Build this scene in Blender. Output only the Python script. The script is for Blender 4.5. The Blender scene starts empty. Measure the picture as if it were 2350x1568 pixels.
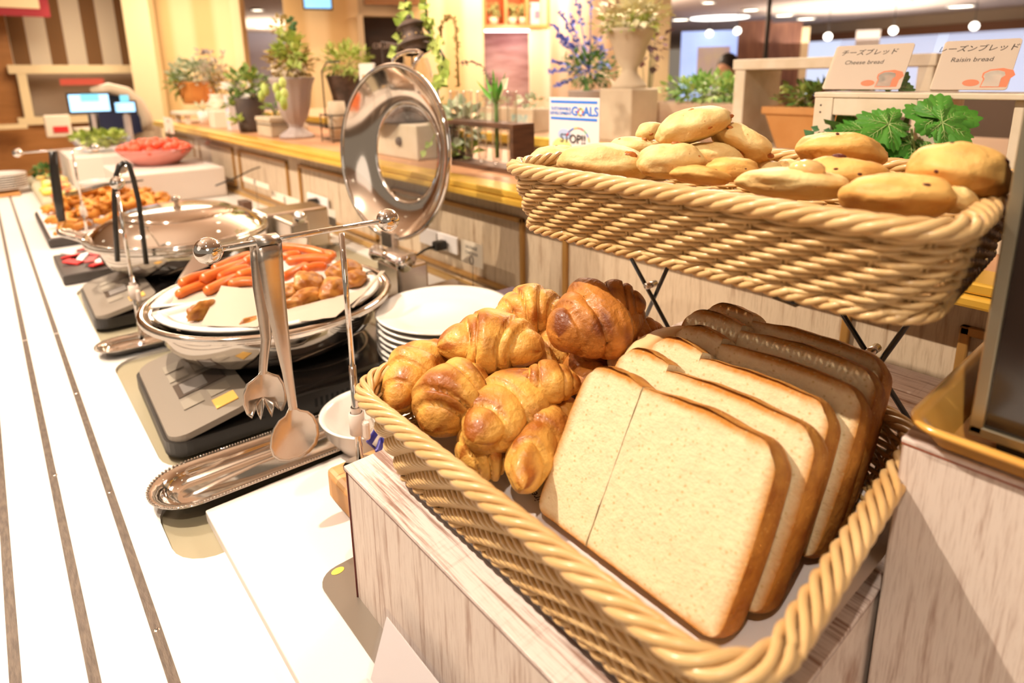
import bpy, bmesh, math, random
from mathutils import Vector, Matrix, noise
from math import sin, cos, pi, radians, sqrt, atan2

# ------------------------------------------------------------------ camera, world, lights, exposure
sc = bpy.context.scene
C = sc.collection
# x runs across the counter towards its back wall, y along the counter into the distance, z up; counter top at z = 0
FPX, CX, CY, HCAM = 1433.306, 1192.65, 523.29, 0.5
RC = Matrix(((0.7601235628540369, 0.16128760612885884, -0.6294429897165487),
             (-0.649651264445671, 0.16946704314586325, -0.7411033368509004),
             (-0.012860940798635472, 0.972248543015941, 0.23359658988340087)))
cam = bpy.data.cameras.new('camera')
camo = bpy.data.objects.new('camera', cam); C.objects.link(camo)
camo.matrix_world = Matrix.Translation((0, 0, HCAM)) @ RC.to_4x4()
cam.sensor_width = 36.0; cam.lens = FPX * 36 / 2350
cam.shift_x = (1175 - CX) / 2350; cam.shift_y = (CY - 784) / 2350
cam.clip_start = 0.01; cam.clip_end = 100
cam.dof.use_dof = True; cam.dof.focus_distance = 0.60; cam.dof.aperture_fstop = 5.0
sc.camera = camo
sc.view_settings.view_transform = 'Standard'; sc.view_settings.look = 'None'
sc.view_settings.gamma = 1.0; sc.view_settings.use_curve_mapping = False
sc.view_settings.exposure = -0.38
world = bpy.data.worlds.new('world'); sc.world = world; world.use_nodes = True
world.node_tree.nodes['Background'].inputs[0].default_value = (1.0, 0.80, 0.60, 1)
world.node_tree.nodes['Background'].inputs[1].default_value = 0.33
try:
    sc.cycles.max_bounces = 8; sc.cycles.diffuse_bounces = 3; sc.cycles.glossy_bounces = 4
    sc.cycles.transmission_bounces = 8; sc.cycles.transparent_max_bounces = 12
    sc.cycles.caustics_reflective = False; sc.cycles.caustics_refractive = False
    sc.cycles.use_denoising = True; sc.cycles.sample_clamp_indirect = 4.0
except Exception:
    pass

CEIL = 1.65

def lamp(kind, loc, power, col=(1, .82, .62), size=.05, target=None, spot=None, name='ceiling_spot'):
    l = bpy.data.lights.new(name, kind); l.energy = power; l.color = col
    if kind == 'SPOT':
        l.spot_size = radians(spot or 90); l.spot_blend = .35; l.shadow_soft_size = size
    elif kind == 'AREA':
        l.shape = 'DISK'; l.size = size
    else:
        l.shadow_soft_size = size
    o = bpy.data.objects.new(name, l); C.objects.link(o); o.location = loc
    d = Vector(target or (loc[0], loc[1], 0)) - Vector(loc)
    o.rotation_euler = d.to_track_quat('-Z', 'Y').to_euler()
    return o

# the row of spots over the serving counter (crisp shadows)
KEY = (1.0, .85, .68)
lamp('SPOT', (-.36, 1.05, 1.62), 175, KEY, .016, (.35, .75, 0), 105)
lamp('SPOT', (-.36, -.15, 1.62), 60, KEY, .016, (.30, .1, 0), 100)
lamp('SPOT', (-.36, 2.2, 1.62), 150, KEY, .018, (.40, 2.2, 0), 105)
lamp('SPOT', (-.36, 3.4, 1.62), 150, KEY, .018, (.40, 3.4, 0), 105)
# added unseen area lamps: some brighten the ceiling, the rest are soft fill
def bounce_fill(x, y, z, p, size, col=(1, .84, .68)):
    lamp('AREA', (x, y, z), p, col, size, (x, y, z + 1), name='added_bounce_fill')  # aimed upward, added so the ceiling gives soft ambient light
bounce_fill(-.4, 1.6, 1.15, 14, 1.8); bounce_fill(2.4, 3.4, 1.1, 100, 2.0); bounce_fill(7.0, 7.0, 1.1, 220, 3.0); bounce_fill(12.0, 5.0, 1.1, 100, 3.0, (1, .88, .78)); bounce_fill(5.5, 13.5, 1.1, 160, 3.0)
lamp('AREA', (-1.7, .9, 1.25), 5, (1, .85, .70), 1.3, (1.2, 1.3, .35), name='added_fill_light')  # from here on, broad fill added to lift dark sides
lamp('AREA', (-.6, -1.6, 1.3), 6, (1, .85, .70), 1.0, (1.0, 1.6, .3), name='added_fill_light')
lamp('AREA', (2.2, 1.5, 1.6), 60, (1, .85, .70), .8, (1.6, 1.5, .3), name='added_fill_light')
lamp('AREA', (4.5, 5.0, 1.6), 170, (1, .82, .62), 2.0, name='added_fill_light')
lamp('AREA', (1.0, 6.0, 1.6), 95, (1, .82, .60), 1.5, name='added_fill_light')

# ------------------------------------------------------------------ from the picture to the place
def ray(x, y):
    return RC @ Vector(((x - CX) / FPX, -(y - CY) / FPX, -1.0))
def at(x, y, z=0.0):
    d = ray(x, y); t = (z - HCAM) / d.z; return Vector((0, 0, HCAM)) + d * t
def atX(x, y, X):
    d = ray(x, y); return Vector((0, 0, HCAM)) + d * (X / d.x)
def atY(x, y, Y):
    d = ray(x, y); return Vector((0, 0, HCAM)) + d * (Y / d.y)
def atD(x, y, D):
    d = ray(x, y); return Vector((0, 0, HCAM)) + d * (D / sqrt(d.x ** 2 + d.y ** 2))

# ------------------------------------------------------------------ materials
MATS = {}
def mat(name, col, rough=.5, metal=0.0, col2=None, nscale=8, nstretch=(1, 1, 1), ncontrast=(.35, .65), attr=None,
        bump=0.0, bscale=40, coat=0.0, trans=0.0, ior=1.45, emit=None, estr=1.0, sheen=0.0, sss=0.0, spec=.5, extra=None, detail=4):
    if name in MATS: return MATS[name]
    m = bpy.data.materials.new(name); m.use_nodes = True; nt = m.node_tree; N = nt.nodes; L = nt.links
    b = N['Principled BSDF']
    b.inputs['Base Color'].default_value = (*col, 1); b.inputs['Roughness'].default_value = rough
    b.inputs['Metallic'].default_value = metal; b.inputs['Coat Weight'].default_value = coat
    b.inputs['Coat Roughness'].default_value = .15
    b.inputs['Transmission Weight'].default_value = trans; b.inputs['IOR'].default_value = ior
    b.inputs['Specular IOR Level'].default_value = spec
    if sss:
        b.inputs['Subsurface Weight'].default_value = sss; b.inputs['Subsurface Radius'].default_value = (1, .6, .3); b.inputs['Subsurface Scale'].default_value = .01
    if emit:
        b.inputs['Emission Color'].default_value = (*emit, 1); b.inputs['Emission Strength'].default_value = estr
    tc = N.new('ShaderNodeTexCoord'); mp = N.new('ShaderNodeMapping'); mp.inputs['Scale'].default_value = nstretch
    L.new(tc.outputs['Object'], mp.inputs[0])
    cur = None
    if col2 is not None:
        mix = N.new('ShaderNodeMix'); mix.data_type = 'RGBA'
        mix.inputs[6].default_value = (*col, 1); mix.inputs[7].default_value = (*col2, 1)
        if attr:
            a = N.new('ShaderNodeAttribute'); a.attribute_name = 'v'
            nz = N.new('ShaderNodeTexNoise'); nz.inputs['Scale'].default_value = nscale; nz.inputs['Detail'].default_value = detail
            L.new(mp.outputs[0], nz.inputs[0])
            ad = N.new('ShaderNodeMath'); ad.operation = 'MULTIPLY_ADD'; ad.inputs[1].default_value = attr; ad.inputs[2].default_value = -attr / 2
            L.new(nz.outputs[0], ad.inputs[0])
            a2 = N.new('ShaderNodeMath'); a2.operation = 'ADD'; a2.use_clamp = True
            L.new(ad.outputs[0], a2.inputs[0]); L.new(a.outputs['Fac'], a2.inputs[1])
            L.new(a2.outputs[0], mix.inputs[0])
        else:
            nz = N.new('ShaderNodeTexNoise'); nz.inputs['Scale'].default_value = nscale; nz.inputs['Detail'].default_value = detail
            L.new(mp.outputs[0], nz.inputs[0])
            mr = N.new('ShaderNodeMapRange'); mr.inputs[1].default_value, mr.inputs[2].default_value = ncontrast
            L.new(nz.outputs[0], mr.inputs[0]); L.new(mr.outputs[0], mix.inputs[0])
        L.new(mix.outputs[2], b.inputs['Base Color']); cur = mix.outputs[2]
    if bump:
        nb = N.new('ShaderNodeTexNoise'); nb.inputs['Scale'].default_value = bscale; nb.inputs['Detail'].default_value = 4
        L.new(mp.outputs[0], nb.inputs[0])
        bp = N.new('ShaderNodeBump'); bp.inputs['Strength'].default_value = bump; bp.inputs['Distance'].default_value = .002
        L.new(nb.outputs[0], bp.inputs['Height']); L.new(bp.outputs[0], b.inputs['Normal'])
    if extra: extra(m, nt, N, L, b, mp, cur)
    MATS[name] = m
    return m

def spots(col, scale, lo, hi, warp=None):
    """irregular flecks of another colour (pores, raisins under the crust, baked cheese)"""
    def f(m, nt, N, L, b, mp, cur):
        v = N.new('ShaderNodeTexVoronoi'); v.inputs['Scale'].default_value = scale
        if warp: v.inputs['Randomness'].default_value = 1
        L.new(mp.outputs[0], v.inputs['Vector'])
        mr = N.new('ShaderNodeMapRange'); mr.inputs[1].default_value = lo; mr.inputs[2].default_value = hi
        mr.inputs[3].default_value = 1; mr.inputs[4].default_value = 0
        L.new(v.outputs['Distance'], mr.inputs[0])
        mx = N.new('ShaderNodeMix'); mx.data_type = 'RGBA'; mx.inputs[7].default_value = (*col, 1)
        if cur: L.new(cur, mx.inputs[6])
        else: mx.inputs[6].default_value = b.inputs['Base Color'].default_value
        L.new(mr.outputs[0], mx.inputs[0]); L.new(mx.outputs[2], b.inputs['Base Color'])
    return f

def streaks(dark, scale, stretch, lo=.56, hi=.72, cross=True):
    """weathered paint with dark grain lines along one way and faint scratches across"""
    def f(m, nt, N, L, b, mp, cur):
        tc = N.new('ShaderNodeTexCoord')
        prev = cur
        for k, (st, l2, h2, sc_, amt) in enumerate([(stretch, lo, hi, scale, .8), ((stretch[0] * 3, stretch[1] * 3, stretch[2] * 3), .5, .75, scale * 1.7, .45),
                                    ((stretch[1], stretch[0], stretch[2]) if cross else stretch, .55, .8, scale * 2.2, .35)]):
            mp2 = N.new('ShaderNodeMapping'); mp2.inputs['Scale'].default_value = st; mp2.inputs['Location'].default_value = (k * 3.1, k * 1.7, k)
            L.new(tc.outputs['Object'], mp2.inputs[0])
            nz = N.new('ShaderNodeTexNoise'); nz.inputs['Scale'].default_value = sc_; nz.inputs['Detail'].default_value = 5; nz.inputs['Roughness'].default_value = .65
            L.new(mp2.outputs[0], nz.inputs[0])
            mr = N.new('ShaderNodeMapRange'); mr.inputs[1].default_value = l2; mr.inputs[2].default_value = h2; mr.inputs[4].default_value = amt
            L.new(nz.outputs[0], mr.inputs[0])
            mx = N.new('ShaderNodeMix'); mx.data_type = 'RGBA'; mx.inputs[7].default_value = (*dark, 1)
            if prev: L.new(prev, mx.inputs[6])
            else: mx.inputs[6].default_value = b.inputs['Base Color'].default_value
            L.new(mr.outputs[0], mx.inputs[0]); prev = mx.outputs[2]
        L.new(prev, b.inputs['Base Color'])
    return f

def stripes(c2, period, axis, duty=.5, soft=.15):
    """vertical wallpaper stripes along an object axis"""
    def f(m, nt, N, L, b, mp, cur):
        tc = N.new('ShaderNodeTexCoord'); sx = N.new('ShaderNodeSeparateXYZ'); L.new(tc.outputs['Object'], sx.inputs[0])
        a = N.new('ShaderNodeMath'); a.operation = 'MULTIPLY'; a.inputs[1].default_value = 2 * pi / period
        L.new(sx.outputs[axis], a.inputs[0])
        s = N.new('ShaderNodeMath'); s.operation = 'SINE'; L.new(a.outputs[0], s.inputs[0])
        mr = N.new('ShaderNodeMapRange'); mr.inputs[1].default_value = (1 - 2 * duty) - soft; mr.inputs[2].default_value = (1 - 2 * duty) + soft
        L.new(s.outputs[0], mr.inputs[0])
        mx = N.new('ShaderNodeMix'); mx.data_type = 'RGBA'; mx.inputs[7].default_value = (*c2, 1)
        if cur: L.new(cur, mx.inputs[6])
        else: mx.inputs[6].default_value = b.inputs['Base Color'].default_value
        L.new(mr.outputs[0], mx.inputs[0]); L.new(mx.outputs[2], b.inputs['Base Color'])
    return f

M_white = mat('white_laminate', (.86, .82, .77), .28)
M_inlay = mat('grey_beige_inlay', (.38, .33, .22), .35)
M_strip = mat('brushed_strip', (.10, .075, .06), .5, .3, col2=(.17, .13, .10), nscale=60, nstretch=(6, 1, 1), bump=.15, bscale=200)
M_steel = mat('polished_steel', (.80, .76, .71), .07, 1.0)
M_steel2 = mat('satin_steel', (.66, .59, .52), .27, 1.0, bump=.08, bscale=120)
M_chrome = mat('chrome', (.88, .86, .83), .03, 1.0)
M_black = mat('black_plastic', (.018, .015, .013), .35)
M_blackm = mat('black_enamel_wire', (.012, .012, .012), .22, 0.0, coat=.6)
M_grey = mat('grey_panel', (.27, .225, .18), .38)
def thin(name, tint, lo, hi):
    m = bpy.data.materials.new(name); m.use_nodes = True; nt = m.node_tree; N = nt.nodes; L = nt.links; N.clear()
    o = N.new('ShaderNodeOutputMaterial'); mx = N.new('ShaderNodeMixShader'); tr = N.new('ShaderNodeBsdfTransparent'); gl = N.new('ShaderNodeBsdfGlossy')
    tr.inputs[0].default_value = (*tint, 1); gl.inputs[0].default_value = (1, 1, 1, 1); gl.inputs['Roughness'].default_value = .03
    lw = N.new('ShaderNodeLayerWeight'); lw.inputs[0].default_value = .35; mr = N.new('ShaderNodeMapRange'); mr.inputs[3].default_value = lo; mr.inputs[4].default_value = hi
    L.new(lw.outputs['Facing'], mr.inputs[0]); L.new(mr.outputs[0], mx.inputs[0]); L.new(tr.outputs[0], mx.inputs[1]); L.new(gl.outputs[0], mx.inputs[2]); L.new(mx.outputs[0], o.inputs[0])
    MATS[name] = m; return m
M_glass = thin('clear_glass', (.95, .94, .92), .03, .55)
M_acryl = thin('clear_acrylic', (.97, .97, .98), .002, .14)
M_porc = mat('white_porcelain', (.88, .83, .77), .12, coat=.5)
M_wax = mat('waxed_paper', (.52, .43, .34), .55, bump=.2, bscale=60)
M_rattan = mat('natural_rattan', (.78, .53, .25), .36, col2=(.64, .39, .15), nscale=14, coat=.25)
M_brass = mat('brass_trim', (.88, .58, .10), .32, .35, col2=(.74, .44, .06), nscale=4)
M_ledge = mat('tan_ledge_top', (.62, .33, .17), .4, col2=(.55, .28, .14), nscale=6)
M_panelwood = mat('whitewashed_panel', (.60, .47, .33), .55, extra=streaks((.26, .15, .08), 12, (1, 6, .5), .52, .72, cross=False))
M_mould = mat('gold_brown_moulding', (.42, .22, .06), .35, .35)
M_skirt = mat('amber_skirting', (.50, .30, .10), .4)
M_riser = mat('weathered_white_top', (.80, .68, .62), .5, extra=streaks((.22, .09, .05), 18, (9, .4, 1), .50, .62), bump=.15, bscale=90)
M_riserz = mat('weathered_white_side', (.80, .68, .60), .5, extra=streaks((.30, .15, .09), 18, (1, 7, .4), .52, .68, cross=False), bump=.1, bscale=90)
M_edge = mat('dark_red_edge', (.12, .02, .015), .5)
M_wood = mat('pine_block', (.72, .42, .18), .45, col2=(.55, .27, .10), nscale=7, nstretch=(1, 8, 1), extra=spots((.28, .11, .04), 16, .06, .12))
M_darkwood = mat('dark_stained_wood', (.13, .060, .030), .55, col2=(.05, .024, .014), nscale=9, nstretch=(1, 1, 8))
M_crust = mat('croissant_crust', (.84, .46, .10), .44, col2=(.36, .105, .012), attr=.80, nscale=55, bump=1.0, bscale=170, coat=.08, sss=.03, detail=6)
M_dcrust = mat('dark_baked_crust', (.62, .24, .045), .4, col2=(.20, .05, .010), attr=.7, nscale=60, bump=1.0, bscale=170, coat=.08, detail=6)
M_pale = mat('pale_roll_crust', (.88, .64, .33), .5, col2=(.58, .28, .09), attr=.9, nscale=35, bump=.3, bscale=90)
M_slice = mat('white_bread', (.84, .69, .44), .85, col2=(.52, .22, .045), attr=.42, nscale=260, bump=.55, bscale=330, spec=.1, sss=.08,
              extra=spots((.60, .40, .17), 210, .02, .27))
M_bcrust = mat('loaf_crust', (.70, .33, .07), .6, col2=(.42, .15, .025), nscale=60, bump=.7, bscale=260, extra=spots((.85, .50, .16), 190, .08, .16))
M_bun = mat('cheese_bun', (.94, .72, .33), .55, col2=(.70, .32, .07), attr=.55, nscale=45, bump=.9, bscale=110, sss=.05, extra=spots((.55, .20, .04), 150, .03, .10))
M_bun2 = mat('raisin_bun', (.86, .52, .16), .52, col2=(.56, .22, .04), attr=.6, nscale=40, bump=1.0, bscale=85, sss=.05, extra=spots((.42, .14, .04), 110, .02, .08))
M_raisin = mat('raisin', (.10, .022, .018), .35, bump=.8, bscale=300)
M_cheese = mat('baked_cheese', (.60, .22, .05), .35, col2=(.30, .08, .02), nscale=200)
M_jam = mat('melted_cheese', (.90, .55, .22), .2, coat=.5)
M_saus = mat('sausage', (.62, .11, .015), .28, col2=(.74, .20, .04), nscale=25, coat=.35)
M_chick = mat('roast_chicken', (.30, .095, .012), .45, col2=(.66, .30, .06), attr=1.2, nscale=60, bump=1.0, bscale=120, coat=.12)
M_fry = mat('fried_potato', (.82, .38, .06), .5, col2=(.50, .16, .015), nscale=30, bump=.6, bscale=80)
M_leaf = mat('parsley_leaf', (.06, .24, .025), .45, col2=(.16, .42, .06), attr=.5, nscale=60, bump=.5, bscale=140)
M_vein = mat('leaf_vein', (.42, .56, .20), .5)
M_green = mat('foliage_green', (.10, .22, .04), .55, col2=(.38, .48, .12), attr=.4, nscale=30)
M_dgreen = mat('dark_foliage', (.04, .12, .02), .55, col2=(.18, .34, .08), attr=.4, nscale=30)
M_lime = mat('lime_foliage', (.30, .42, .06), .55, col2=(.62, .70, .20), attr=.4, nscale=30)
M_pgreen = mat('pale_foliage', (.34, .46, .26), .55, col2=(.74, .78, .60), attr=.4, nscale=30)
M_olive = mat('dried_foliage', (.34, .22, .06), .6, col2=(.58, .44, .18), attr=.4, nscale=30)
M_blueflow = mat('blue_flower', (.10, .14, .60), .6, col2=(.28, .34, .85), attr=.4)
M_cream = mat('cream_flower', (.80, .72, .36), .6, col2=(.88, .84, .62), attr=.4)
M_purple = mat('dark_purple_flower', (.09, .03, .05), .6, col2=(.22, .10, .12), attr=.4)
M_stem = mat('plant_stem', (.08, .12, .03), .6)
M_terra = mat('orange_terracotta', (.68, .27, .06), .7, col2=(.55, .20, .05), nscale=8)
M_clay = mat('tan_clay', (.58, .28, .09), .6, col2=(.50, .22, .06), nscale=8)
M_stone = mat('grey_stone', (.40, .33, .30), .8, col2=(.50, .42, .38), nscale=12, bump=.4)
M_cstone = mat('cream_stone', (.66, .55, .40), .8, col2=(.56, .45, .32), nscale=10, bump=.4)
M_darkpot = mat('dark_grey_pot', (.07, .05, .045), .7, col2=(.11, .08, .06), nscale=10)
M_iron = mat('rusty_dark_iron', (.07, .05, .042), .6, .3, col2=(.16, .11, .09), nscale=25, bump=.4)
M_wpaint = mat('distressed_white_paint', (.74, .64, .50), .6, col2=(.66, .55, .40), nscale=20, bump=.3, bscale=60, extra=spots((.30, .18, .09), 70, .03, .07))
M_cardp = mat('cream_card', (.85, .74, .60), .6)
M_ink = mat('black_ink', (.02, .018, .018), .6)
M_orange = mat('orange_print', (.80, .22, .10), .6)
M_blue = mat('blue_print', (.04, .20, .72), .6)
M_red = mat('red_print', (.70, .03, .03), .6)
M_yel = mat('yellow_print', (.80, .62, .10), .6)
M_lilac = mat('pale_blue_print', (.45, .55, .80), .6)
M_grn = mat('green_print', (.03, .38, .14), .6)
M_wpap = mat('white_paper', (.84, .76, .74), .6)
M_tom = mat('tomato_red', (.85, .11, .04), .25, coat=.4)
M_pink = mat('red_tinted_acrylic', (.86, .34, .28), .15, coat=.4)
M_navy = mat('navy_foil', (.035, .03, .22), .25, .3, col2=(.10, .10, .40), nscale=30)

# ------------------------------------------------------------------ mesh helpers
def link(name, me, parent=None):
    o = bpy.data.objects.new(name, me); C.objects.link(o)
    if parent is not None: o.parent = parent
    return o
class MB:
    def __init__(s): s.v = []; s.f = []; s.m = []; s.a = []; s.sm = []
    def add(s, vs, fs, mi=0, a=0.0, sm=True, M=None):
        k = len(s.v)
        for i, p in enumerate(vs):
            p = Vector(p)
            if M is not None: p = M @ p
            s.v.append(p); s.a.append(a[i] if isinstance(a, (list, tuple)) else a)
        for f in fs: s.f.append([k + i for i in f]); s.m.append(mi); s.sm.append(sm)
        return s
    def box(s, lo, hi, mi=0, M=None, bev=0.0):
        x0, y0, z0 = lo; x1, y1, z1 = hi
        if bev <= 0:
            vs = [(x0, y0, z0), (x1, y0, z0), (x1, y1, z0), (x0, y1, z0), (x0, y0, z1), (x1, y0, z1), (x1, y1, z1), (x0, y1, z1)]
            fs = [(0, 3, 2, 1), (4, 5, 6, 7), (0, 1, 5, 4), (1, 2, 6, 5), (2, 3, 7, 6), (3, 0, 4, 7)]
            return s.add(vs, fs, mi, sm=False, M=M)
        b = min(bev, (x1 - x0) / 2.01, (y1 - y0) / 2.01, (z1 - z0) / 2.01)
        bm = bmesh.new(); bmesh.ops.create_cube(bm, size=1)
        for v in bm.verts: v.co = Vector(((x0 + x1) / 2 + v.co.x * (x1 - x0), (y0 + y1) / 2 + v.co.y * (y1 - y0), (z0 + z1) / 2 + v.co.z * (z1 - z0)))
        bmesh.ops.bevel(bm, geom=bm.edges[:], offset=b, segments=2, profile=.5, affect='EDGES')
        bm.verts.index_update()
        s.add([v.co.copy() for v in bm.verts], [[v.index for v in f.verts] for f in bm.faces], mi, sm=False, M=M)
        bm.free(); return s
    def tube(s, pts, r, n=8, mi=0, M=None, caps=True, closed=False, a=0.0, flat=1.0):
        pts = [Vector(p) for p in pts]; K = len(pts)
        rs = r if isinstance(r, (list, tuple)) else [r] * K
        vs = []; fs = []; aa = []
        T = []
        for i in range(K):
            if closed: t = pts[(i + 1) % K] - pts[i - 1]
            else: t = pts[min(i + 1, K - 1)] - pts[max(i - 1, 0)]
            T.append(t.normalized() if t.length > 1e-9 else Vector((0, 0, 1)))
        up = Vector((0, 0, 1)) if abs(T[0].z) < .9 else Vector((1, 0, 0))
        n0 = (up - T[0] * up.dot(T[0])).normalized()
        for i in range(K):
            n0 = (n0 - T[i] * n0.dot(T[i]));
            n0 = n0.normalized() if n0.length > 1e-6 else T[i].orthogonal().normalized()
            b0 = T[i].cross(n0)
            for j in range(n):
                w = 2 * pi * j / n
                vs.append(pts[i] + (n0 * cos(w) * flat + b0 * sin(w)) * rs[i])
                aa.append(a[i] if isinstance(a, (list, tuple)) else a)
        for i in range(K if closed else K - 1):
            for j in range(n):
                q = (i + 1) % K
                fs.append((i * n + j, i * n + (j + 1) % n, q * n + (j + 1) % n, q * n + j))
        if caps and not closed:
            fs.append(tuple(range(n))[::-1]); fs.append(tuple((K - 1) * n + j for j in range(n)))
        return s.add(vs, fs, mi, a=aa, M=M)
    def lathe(s, prof, n=48, mi=0, M=None, caps=False, flute=0, fa=0.0):
        vs = []; fs = []
        for (r, z) in prof:
            for j in range(n):
                w = 2 * pi * j / n; rr = r * (1 + (fa * cos(flute * w) if flute else 0))
                vs.append((rr * cos(w), rr * sin(w), z))
        for i in range(len(prof) - 1):
            for j in range(n):
                fs.append((i * n + j, i * n + (j + 1) % n, (i + 1) * n + (j + 1) % n, (i + 1) * n + j))
        if caps:
            fs.append(tuple(range(n))[::-1]); fs.append(tuple((len(prof) - 1) * n + j for j in range(n)))
        return s.add(vs, fs, mi, M=M)
    def ball(s, c, r, mi=0, nu=16, nv=10, M=None, a=0.0):
        r = r if isinstance(r, (list, tuple)) else (r, r, r)
        vs = []; fs = []
        for i in range(nv + 1):
            p = pi * i / nv
            for j in range(nu):
                w = 2 * pi * j / nu
                vs.append((c[0] + r[0] * sin(p) * cos(w), c[1] + r[1] * sin(p) * sin(w), c[2] - r[2] * cos(p)))
        for i in range(nv):
            for j in range(nu):
                fs.append((i * nu + j, i * nu + (j + 1) % nu, (i + 1) * nu + (j + 1) % nu, (i + 1) * nu + j))
        return s.add(vs, fs, mi, M=M, a=a)
    def quad(s, a, b, c, d, mi=0, v=0.0):
        return s.add([a, b, c, d], [(0, 1, 2, 3)], mi, a=v, sm=False)
    def mesh(s, name, mats):
        me = bpy.data.meshes.new(name); me.from_pydata([tuple(v) for v in s.v], [], s.f)
        for m in (mats if isinstance(mats, (list, tuple)) else [mats]): me.materials.append(m)
        me.polygons.foreach_set('material_index', s.m); me.polygons.foreach_set('use_smooth', s.sm)
        if any(s.a):
            at_ = me.attributes.new('v', 'FLOAT', 'POINT'); at_.data.foreach_set('value', s.a)
        me.update(); return me
    def build(s, name, mats, parent=None, w=False):
        # w: the points were given in the place's own frame; shift them to the parent thing's base
        if w and parent is not None:
            q = parent
            while q is not None:
                if q.location.length: s.v = [p - q.location for p in s.v]
                q = q.parent
        return link(name, s.mesh(name, mats), parent)

def tag(o, label, cat, group=None, kind=None):
    if label: o['label'] = label
    if cat: o['category'] = cat
    if group: o['group'] = group
    if kind: o['kind'] = kind
    return o
def struct(o): o['kind'] = 'structure'; return o
def thing(name, label, cat, loc=(0, 0, 0), rz=0.0, group=None):
    o = bpy.data.objects.new(name, None); C.objects.link(o); o.empty_display_size = .02
    o.location = loc; o.rotation_euler = (0, 0, rz)
    return tag(o, label, cat, group)
def RZ(a): return Matrix.Rotation(a, 4, 'Z')
def TR(x, y, z): return Matrix.Translation((x, y, z))
def frame(o, ex, ey, ez=None):
    ex = Vector(ex).normalized(); ey = Vector(ey); ey = (ey - ex * ey.dot(ex)).normalized(); ez = ex.cross(ey)
    return Matrix(((ex.x, ey.x, ez.x, o[0]), (ex.y, ey.y, ez.y, o[1]), (ex.z, ey.z, ez.z, o[2]), (0, 0, 0, 1)))
def text(s, size, m, M, parent=None, name='lettering', align='CENTER', bold=0.0, shear=0.0, sx=1.0):
    cu = bpy.data.curves.new(name, 'FONT'); cu.body = s; cu.size = size; cu.align_x = align; cu.align_y = 'CENTER'
    cu.offset = bold * size; cu.extrude = size * .004; cu.shear = shear; cu.resolution_u = 3
    t = bpy.data.objects.new(name, cu); C.objects.link(t)
    bpy.context.view_layer.update()
    me = bpy.data.meshes.new_from_object(t.evaluated_get(bpy.context.evaluated_depsgraph_get()))
    bpy.data.objects.remove(t); bpy.data.curves.remove(cu)
    me.transform(M @ Matrix.Diagonal((sx, 1, 1, 1))); me.materials.clear(); me.materials.append(m)
    return link(name, me, parent)
def copy_thing(o, loc, rz=None, label=None, group=None, M=None):
    r = o.copy(); C.objects.link(r)
    if M is not None: r.matrix_world = M
    else:
        r.location = loc
        if rz is not None: r.rotation_euler = (0, 0, rz)
    if label: r['label'] = label
    if group: r['group'] = group
    for ch in o.children:
        c = ch.copy(); C.objects.link(c); c.parent = r; c.matrix_parent_inverse = Matrix()
        for g in ch.children:
            d = g.copy(); C.objects.link(d); d.parent = c
    return r
def rrect(x0, y0, x1, y1, r, n=6):
    pts = []
    for cx_, cy_, a0 in ((x1 - r, y1 - r, 0), (x0 + r, y1 - r, 90), (x0 + r, y0 + r, 180), (x1 - r, y0 + r, 270)):
        for i in range(n + 1):
            w = radians(a0 + 90 * i / n); pts.append((cx_ + r * cos(w), cy_ + r * sin(w)))
    return pts
def extrude(mb, pts, z0, z1, mi=0, M=None):
    n = len(pts); vs = [(p[0], p[1], z0) for p in pts] + [(p[0], p[1], z1) for p in pts]
    fs = [tuple(range(n))[::-1], tuple(range(n, 2 * n))] + [(i, (i + 1) % n, n + (i + 1) % n, n + i) for i in range(n)]
    return mb.add(vs, fs, mi, sm=False, M=M)

#PART2
# ------------------------------------------------------------------ the hall
def pD(px, D, y=170):
    p = atD(px, y, D); return Vector((p.x, p.y))
def wallseg(name, a, b, z0, z1, m, t=.12, kind='structure'):
    a = Vector(a); b = Vector(b); d = b - a; L = d.length; ang = atan2(d.y, d.x)
    mb = MB(); mb.box((0, 0, z0), (L, t, z1))
    o = mb.build(name, m); o.location = (a.x, a.y, 0); o.rotation_euler = (0, 0, ang)
    if kind: o['kind'] = kind
    return o
FZ = -.85
struct(MB().box((-6, -4, FZ - .1), (24, 22, FZ)).build('floor', mat('floor_tile', (.30, .20, .13), .4, col2=(.36, .25, .17), nscale=2)))
struct(MB().box((-2.5, -1.5, CEIL), (24, 22, CEIL + .1)).build('ceiling', mat('ceiling_paint', (.74, .60, .50), .8)))
W_beige = mat('beige_wall_stripes', (.80, .60, .34), .8, extra=stripes((.66, .44, .20), .42, 0, .5, .5))
W_far = mat('slatted_wall', (.85, .74, .58), .8, extra=stripes((.26, .13, .05), .30, 0, .42, .08))
W_cream = mat('cream_wall', (.82, .66, .40), .8)
W_pinkw = mat('pinkish_wall', (.82, .60, .44), .8, extra=stripes((.72, .48, .30), .35, 0, .5, .6))
W_brown = mat('warm_brown_wood', (.42, .18, .05), .5, col2=(.34, .14, .035), nscale=3, nstretch=(1, 1, 6))
W_pillar = mat('dark_pillar_wood', (.17, .07, .045), .5, col2=(.26, .12, .07), nscale=4, nstretch=(4, 4, .4))
a, b = pD(-150, 7.8), pD(35, 7.8)
wallseg('wall_left', pD(-1400, 8.5), b, FZ, CEIL, W_brown)
a, b = pD(35, 8.0), pD(303, 8.0)
wallseg('wall_far', a, b, .66, CEIL, W_far)
wallseg('wall_far', pD(-60, 7.7), pD(303, 7.9), FZ, .16, W_brown)
wallseg('wall_far', a, b, .16, .66, mat('cubby_back', (.45, .34, .25), .8))
wallseg('trim_1', pD(20, 7.7), pD(303, 7.7), .60, .68, W_cream)
wallseg('trim_2', pD(20, 7.7), pD(200, 7.7), .12, .19, W_cream)
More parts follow.
